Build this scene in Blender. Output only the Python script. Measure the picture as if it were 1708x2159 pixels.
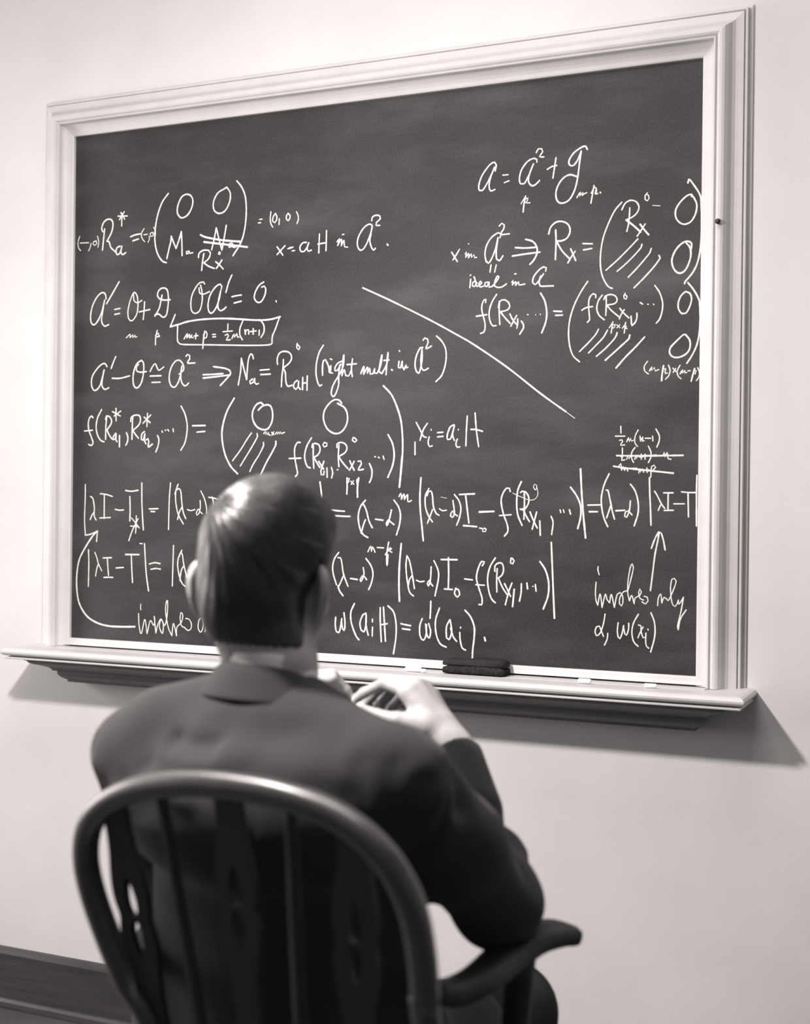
import bpy, math, random
import numpy as np
from mathutils import Vector, Matrix

random.seed(7)
rng = np.random.default_rng(7)
for o in list(bpy.data.objects):
    bpy.data.objects.remove(o)
scene = bpy.context.scene
COL = scene.collection

# ------------------------------------------------------------------ camera
# seated eye level, medium format camera a step right of the board's middle
YAW, PITCH, ROLL = 0.4173, -0.0050, 0.0110
cam_d = bpy.data.cameras.new('camera')
cam_d.sensor_fit = 'VERTICAL'
cam_d.sensor_height = 56.0
cam_d.sensor_width = 56.0
cam_d.lens = 56.0 * 2800.0 / 2159.0
cam_d.clip_start = 0.05
cam_d.dof.use_dof = True
cam_d.dof.focus_distance = 2.80
cam_d.dof.aperture_fstop = 5.0
cam = bpy.data.objects.new('camera', cam_d)
COL.objects.link(cam)
fw = Vector((-math.sin(YAW), math.cos(YAW), 0.0))
rt = Vector((math.cos(YAW), math.sin(YAW), 0.0))
up = Vector((0, 0, 1))
f2 = fw * math.cos(PITCH) + up * math.sin(PITCH)
u2 = up * math.cos(PITCH) - fw * math.sin(PITCH)
r3 = rt * math.cos(ROLL) + u2 * math.sin(ROLL)
u3 = u2 * math.cos(ROLL) - rt * math.sin(ROLL)
cm = Matrix((r3, u3, -f2)).transposed().to_4x4()
cm.translation = Vector((2.0225, -2.5919, 1.24))
cam.matrix_world = cm
scene.camera = cam

# ------------------------------------------------------------------ light
scene.view_settings.view_transform = 'Standard'
scene.view_settings.look = 'None'
scene.view_settings.gamma = 1.0
scene.view_settings.use_curve_mapping = False
scene.view_settings.exposure = 0.08

TINT = (1.0, 0.918, 0.902)
world = bpy.data.worlds.new('world')
scene.world = world
world.use_nodes = True
world.node_tree.nodes['Background'].inputs[0].default_value = (*TINT, 1)
world.node_tree.nodes['Background'].inputs[1].default_value = 0.12


def area(name, loc, target, size, power, shape='DISK', size_y=None, spread=180):
    d = bpy.data.lights.new(name, 'AREA')
    d.shape = shape
    d.size = size
    if size_y: d.size_y = size_y
    d.energy = power
    d.color = TINT
    d.spread = math.radians(spread)
    o = bpy.data.objects.new(name, d)
    COL.objects.link(o)
    o.location = loc
    o.rotation_euler = (Vector(target) - Vector(loc)).to_track_quat('-Z', 'Y').to_euler()
    return o


area('photo_lamp', (0.80, -1.43, 1.98), (0.50, -0.38, 0.30), 0.12, 42)
area('ceiling_lamp', (1.35, -1.05, 2.95), (1.35, -1.0, 0.0), 1.0, 20, 'RECTANGLE', 0.8)
area('left_fill', (-2.5, -1.0, 1.35), (0.1, -0.05, 1.1), 1.2, 90, 'RECTANGLE', 1.6)  # soft fill added from the left; that wall has no window

# ------------------------------------------------------------------ helpers


def mat(name, color, rough=0.7, spec=0.3, noise=None, bump=None, metal=0.0, stretch=None, coat=0.0, sheen=0.0):
    """noise = (scale, amount, second colour); bump = (scale, strength)"""
    m = bpy.data.materials.new(name)
    m.use_nodes = True
    nt = m.node_tree
    b = nt.nodes['Principled BSDF']
    b.inputs['Base Color'].default_value = (*color, 1)
    b.inputs['Roughness'].default_value = rough
    b.inputs['Specular IOR Level'].default_value = spec
    b.inputs['Metallic'].default_value = metal
    b.inputs['Coat Weight'].default_value = coat
    b.inputs['Coat Roughness'].default_value = .32
    b.inputs['Sheen Weight'].default_value = sheen
    tc = nt.nodes.new('ShaderNodeTexCoord')
    mp = nt.nodes.new('ShaderNodeMapping')
    nt.links.new(tc.outputs['Object'], mp.inputs['Vector'])
    if stretch: mp.inputs['Scale'].default_value = stretch
    if noise:
        n = nt.nodes.new('ShaderNodeTexNoise')
        n.inputs['Scale'].default_value = noise[0]
        n.inputs['Detail'].default_value = 6
        n.inputs['Roughness'].default_value = 0.62
        r = nt.nodes.new('ShaderNodeValToRGB')
        r.color_ramp.elements[0].position = 0.5 - noise[1]
        r.color_ramp.elements[1].position = 0.5 + noise[1]
        r.color_ramp.elements[0].color = (*color, 1)
        r.color_ramp.elements[1].color = (*noise[2], 1)
        nt.links.new(mp.outputs[0], n.inputs['Vector'])
        nt.links.new(n.outputs['Fac'], r.inputs['Fac'])
        nt.links.new(r.outputs['Color'], b.inputs['Base Color'])
    if bump:
        n2 = nt.nodes.new('ShaderNodeTexNoise')
        n2.inputs['Scale'].default_value = bump[0]
        n2.inputs['Detail'].default_value = 4
        bp = nt.nodes.new('ShaderNodeBump')
        bp.inputs['Strength'].default_value = bump[1]
        bp.inputs['Distance'].default_value = 0.002
        nt.links.new(mp.outputs[0], n2.inputs['Vector'])
        nt.links.new(n2.outputs['Fac'], bp.inputs['Height'])
        nt.links.new(bp.outputs['Normal'], b.inputs['Normal'])
    return m


def g(v): return (v, v, v)


M_WALL = mat('plaster_wall', g(.62), .9, .2, (2.2, .25, g(.72)), (60, .12))
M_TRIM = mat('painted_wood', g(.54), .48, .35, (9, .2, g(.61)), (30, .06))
M_APRON = mat('dark_apron_wood', g(.13), .55, .35, (9, .2, g(.17)), (30, .06))  # ledge apron, much darker base colour than the other trim
M_CHALK = mat('chalk', g(.62), 1.0, .0, (900, .12, g(.80)))
M_STICK = mat('chalk_stick', g(.93), .95, .1)
M_FLOOR = mat('dark_floor', g(.05), .4, .4, (6, .2, g(.08)))
M_BASE = mat('dark_baseboard_wood', g(.032), .42, .4, (14, .2, g(.06)), (40, .1), stretch=(.3, 1, 4))
M_WOOD = mat('dark_varnished_wood', g(.026), .5, .35, (18, .2, g(.042)), (60, .08), stretch=(1, 1, .15))
M_BOW = mat('worn_varnished_wood', g(.024), .42, .9, (22, .2, g(.060)), (60, .10), stretch=(1, 1, .3), coat=.6)
M_SKIN = mat('skin', g(.38), .5, .35, (60, .2, g(.46)), (220, .12))
M_HAIR = mat('hair', g(.022), .36, .5, (120, .2, g(.04)), (400, .2))
M_SUIT = mat('dark_wool', g(.034), .92, .12, (900, .22, g(.056)), (900, .25), sheen=.10)
M_TROU = mat('trouser_wool', g(.022), .92, .12, (900, .22, g(.034)), (900, .2))
M_SHIRT = mat('white_cotton', g(.82), .8, .2, None, (700, .1))
M_SHOE = mat('black_leather', g(.02), .3, .5)
M_FELT = mat('eraser_felt', g(.014), .97, .05, (160, .2, g(.04)), (300, .6))
M_EWOOD = mat('eraser_back', g(.014), .75, .2, (80, .2, g(.035)), (90, .3), stretch=(.2, 1, 1))
M_EYE = mat('eye_white', g(.8), .15, .5)
M_IRIS = mat('iris', g(.03), .1, .5)
M_NAIL = mat('black_iron', g(.01), .4, .5)
M_CEIL = mat('ceiling_paint', g(.6), .9, .2)


def slate_mat():
    """slate with eraser smears of chalk dust: two stretched noises over a dark base"""
    m = bpy.data.materials.new('slate')
    m.use_nodes = True
    nt = m.node_tree
    b = nt.nodes['Principled BSDF']
    b.inputs['Roughness'].default_value = .62
    b.inputs['Specular IOR Level'].default_value = .25
    tc = nt.nodes.new('ShaderNodeTexCoord')
    last = None
    for sc, st, rot, lo, hi, amt in ((1.6, (1, 1, 1.3), .3, .36, .70, .026), (3.2, (1, 1, 3.2), -.5, .50, .74, .026),
                                     (6.0, (1, 1, 2.2), .9, .52, .78, .014), (240, (1, 1, 1), 0, .35, .75, .016)):
        mp = nt.nodes.new('ShaderNodeMapping')
        mp.inputs['Scale'].default_value = st
        mp.inputs['Rotation'].default_value = (0, rot, 0)
        n = nt.nodes.new('ShaderNodeTexNoise')
        n.inputs['Scale'].default_value = sc
        n.inputs['Detail'].default_value = 5
        mr = nt.nodes.new('ShaderNodeMapRange')
        mr.inputs['From Min'].default_value = lo
        mr.inputs['From Max'].default_value = hi
        mr.inputs['To Max'].default_value = amt
        nt.links.new(tc.outputs['Object'], mp.inputs['Vector'])
        nt.links.new(mp.outputs[0], n.inputs['Vector'])
        nt.links.new(n.outputs['Fac'], mr.inputs['Value'])
        if last is None:
            last = mr.outputs[0]
        else:
            a = nt.nodes.new('ShaderNodeMath')
            nt.links.new(last, a.inputs[0])
            nt.links.new(mr.outputs[0], a.inputs[1])
            last = a.outputs[0]
    a = nt.nodes.new('ShaderNodeMath')
    a.inputs[1].default_value = .017
    nt.links.new(last, a.inputs[0])
    nt.links.new(a.outputs[0], b.inputs['Base Color'])
    return m


M_SLATE = slate_mat()


def mesh_obj(name, verts, faces, material, parent=None, smooth=False):
    me = bpy.data.meshes.new(name)
    if isinstance(verts, np.ndarray) and isinstance(faces, np.ndarray):
        k = faces.shape[1]
        me.vertices.add(len(verts))
        me.vertices.foreach_set('co', np.asarray(verts, np.float32).ravel())
        me.loops.add(len(faces) * k)
        me.loops.foreach_set('vertex_index', np.asarray(faces, np.int32).ravel())
        me.polygons.add(len(faces))
        me.polygons.foreach_set('loop_start', np.arange(0, len(faces) * k, k, dtype=np.int32))
        me.polygons.foreach_set('loop_total', np.full(len(faces), k, np.int32))
        me.update(calc_edges=True)
        me.validate()
    else:
        me.from_pydata([tuple(v) for v in verts], [], [tuple(f) for f in faces])
        me.update()
    me.materials.append(material)
    if smooth:
        me.polygons.foreach_set('use_smooth', [True] * len(me.polygons))
    o = bpy.data.objects.new(name, me)
    COL.objects.link(o)
    if parent: adopt(o, parent)
    return o


def adopt(o, parent):
    o.parent = parent
    bpy.context.view_layer.update()
    o.matrix_parent_inverse = parent.matrix_world.inverted()


def tag(o, label=None, cat=None, group=None, kind=None):
    if label: o['label'] = label
    if cat: o['category'] = cat
    if group: o['group'] = group
    if kind: o['kind'] = kind
    return o


def empty(name, loc, label, cat):
    o = bpy.data.objects.new(name, None)
    COL.objects.link(o)
    o.location = loc
    o.empty_display_size = .1
    bpy.context.view_layer.update()
    return tag(o, label, cat)


def box(a, b):
    x0, y0, z0 = a; x1, y1, z1 = b
    v = [(x0, y0, z0), (x1, y0, z0), (x1, y1, z0), (x0, y1, z0), (x0, y0, z1), (x1, y0, z1), (x1, y1, z1), (x0, y1, z1)]
    f = [(0, 3, 2, 1), (4, 5, 6, 7), (0, 1, 5, 4), (1, 2, 6, 5), (2, 3, 7, 6), (3, 0, 4, 7)]
    return v, f


def bevel(o, w, seg=2):
    m = o.modifiers.new('bevel', 'BEVEL')
    m.width = w; m.segments = seg; m.limit_method = 'ANGLE'
    return o


def grid_faces(n, m, closed=False):
    """n rings of m points"""
    f = []
    for i in range(n - 1):
        for j in range(m if closed else m - 1):
            k = (j + 1) % m
            f.append((i * m + j, i * m + k, (i + 1) * m + k, (i + 1) * m + j))
    return f


# ------------------------------------------------------------------ the room
WALL_Y = 0.010
X0, X1, Y0, ZC = -2.6, 4.4, -4.6, 3.0


def structure(name, a, b, m):
    v, f = box(a, b)
    return tag(mesh_obj(name, v, f, m), kind='structure')


structure('wall_back', (X0, WALL_Y, 0), (X1, WALL_Y + .12, ZC), M_WALL)
structure('wall_left', (X0 - .1, Y0, 0), (X0, WALL_Y + .12, ZC), M_WALL)
structure('wall_right', (X1, Y0, 0), (X1 + .1, WALL_Y + .12, ZC), M_WALL)
structure('wall_front', (X0 - .1, Y0 - .1, 0), (X1 + .1, Y0, ZC), M_WALL)
structure('floor', (X0 - .1, Y0 - .1, -.06), (X1 + .1, WALL_Y + .12, 0), M_FLOOR)
structure('ceiling', (X0 - .1, Y0 - .1, ZC), (X1 + .1, WALL_Y + .12, ZC + .06), M_CEIL)

# baseboard: board with a rounded top edge and a low shoe moulding
bp = [(0, .140), (.010, .1395), (.017, .135), (.020, .128), (.020, .022), (.026, .021), (.032, .015), (.034, .006), (.034, 0.0), (0, 0.0)]
v = [(x, WALL_Y - p, z) for x in (X0, X1) for p, z in bp]
tag(mesh_obj('baseboard_back', v, grid_faces(2, len(bp)) + [tuple(range(len(bp)))[::-1], tuple(range(len(bp), 2 * len(bp)))], M_BASE), kind='structure')
structure('baseboard_left', (X0, Y0, 0), (X0 + .02, WALL_Y - .034, .14), M_BASE)
structure('baseboard_right', (X1 - .02, Y0, 0), (X1, WALL_Y - .034, .14), M_BASE)
structure('baseboard_front', (X0 + .02, Y0, 0), (X1 - .02, Y0 + .02, .14), M_BASE)

# ------------------------------------------------------------------ chalkboard
SW, SZ, SH = 1.4977, 0.9139, 1.20      # slate width, bottom, height
FW = 0.093                             # frame moulding width
board = empty('chalkboard', (SW / 2, WALL_Y, SZ), 'framed wall chalkboard covered with handwritten algebra, pale moulded wood frame', 'chalkboard')
v, f = box((-.01, 0, SZ - .01), (SW + .01, WALL_Y, SZ + SH + .01))
tag(mesh_obj('slate', v, f, M_SLATE, board), 'dark grey slate writing surface smeared with chalk dust')

# moulding profile across the frame: (u from outer edge to slate, protrusion)
PROF = [(0, -.0099), (0, -.0050), (.012, -.0040), (.075, -.0038), (.080, .0060), (.090, .0085), (.120, .0088), (.135, .0075), (.140, .0040), (.155, .0038), (.162, .0105), (.20, .0110), (.26, .0118), (.32, .0132),
        (.38, .0180), (.44, .0270), (.50, .0342), (.55, .0362), (.60, .0365), (.64, .0345), (.66, .0310), (.672, .0295), (.680, .0325),
        (.700, .0345), (.722, .0335), (.735, .0300), (.738, .0235), (.75, .0195), (.78, .0160), (.83, .0125), (.90, .0100), (.97, .0085), (1.0, .0070), (1.0, -.0005)]


def rail(name, side, prof=PROF, zcut=.8952):
    rows = []
    for k in range(2):
        row = []
        for u, p in prof:
            o = FW * (1 - u)
            if side == 'top':
                row.append((-o if k == 0 else SW + o, -p, SZ + SH + o))
            elif side == 'left':
                row.append((-o, -p, (SZ + SH + o) if k else zcut))
            elif side == 'right':
                row.append((SW + o, -p, (SZ + SH + o) if k == 0 else zcut))
            else:
                row.append((SW + o if k == 0 else -o, -p, SZ - o))
        rows += row
    n = len(prof)
    fc = grid_faces(2, n) + [tuple(range(n)), tuple(range(2 * n - 1, n - 1, -1))]
    ob = mesh_obj(name, rows, fc, M_TRIM, board)
    return ob


rail('top_rail', 'top')
rail('side_rail', 'left')
rr_ = rail('side_rail', 'right')
BOT = [(u, p) for u, p in PROF if u >= .80]
BOT = [(.80, -.0099)] + BOT
rail('bottom_rail', 'bottom', BOT)


def lathe(name, prof, loc, axis, material, parent, n=20):
    """prof: (radius, along); axis unit vector"""
    ax = Vector(axis).normalized()
    q = Vector((0, 0, 1)).rotation_difference(ax)
    vs = []
    for r, a in prof:
        for j in range(n):
            t = 2 * math.pi * j / n
            vs.append(tuple(Vector(loc) + q @ Vector((r * math.cos(t), r * math.sin(t), a))))
    fs = grid_faces(len(prof), n, True) + [tuple(range(n))[::-1], tuple(range((len(prof) - 1) * n, len(prof) * n))]
    return mesh_obj(name, vs, fs, material, parent, True)


# small black nail in the right rail and its ragged hole below
tag(lathe('nail', [(.002, -.004), (.002, .004), (.0050, .005), (.0055, .0065), (.004, .0085), (.001, .0092)], (1.5363, -0.0360, 1.7867), (0, -1, 0), M_NAIL, rr_, 12), 'small black nail head')

# chalk ledge: swept profiles with mitred returns at both ends
LX0, LX1, LP = -.095, 1.612, .150
ledge = bpy.data.objects.new('chalk_ledge', None)
COL.objects.link(ledge)
ledge.location = (SW / 2, WALL_Y, .88)
adopt(ledge, board)
tag(ledge, 'moulded wooden chalk ledge below the board')


def sweep(name, prof, material=None):
    """prof: (protrusion from the wall, z), ends returned to the wall"""
    rows = []
    n = len(prof)
    paths = []
    for p, z in prof:
        ins = LP - p
        paths.append([(LX0 + ins, WALL_Y - .0002, z), (LX0 + ins, WALL_Y - p, z), (LX1 - ins, WALL_Y - p, z), (LX1 - ins, WALL_Y - .0002, z)])
    for k in range(4):
        rows += [paths[i][k] for i in range(n)]
    fc = grid_faces(4, n)
    fc = [tuple(reversed(q)) for q in fc]
    # close top and bottom between first/last profile points
    fc.append((0, n, 2 * n, 3 * n))
    fc.append((n - 1, 4 * n - 1, 3 * n - 1, 2 * n - 1))
    return mesh_obj(name, rows, fc, material or M_TRIM, ledge)


sweep('ledge_board', [(.060, .8940), (.0605, .8930), (.064, .8930), (.0645, .8940), (.135, .8965), (.142, .8958), (.147, .8935), (.150, .8890), (.1495, .8850), (.147, .8815), (.142, .8795), (.132, .8790), (.130, .8790)])
sweep('bead_strip', [(.128, .8795), (.138, .8765), (.1415, .8760), (.1430, .8740), (.1425, .8722), (.139, .8712), (.105, .8710)])
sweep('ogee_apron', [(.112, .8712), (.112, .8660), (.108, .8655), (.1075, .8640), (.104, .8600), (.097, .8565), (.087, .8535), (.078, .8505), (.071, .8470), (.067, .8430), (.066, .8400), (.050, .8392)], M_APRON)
sweep('lower_apron', [(.058, .8394), (.058, .8330), (.056, .8290), (.052, .8245), (.046, .8200), (.041, .8170), (.040, .8120), (.010, .8115)], M_APRON)

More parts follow.
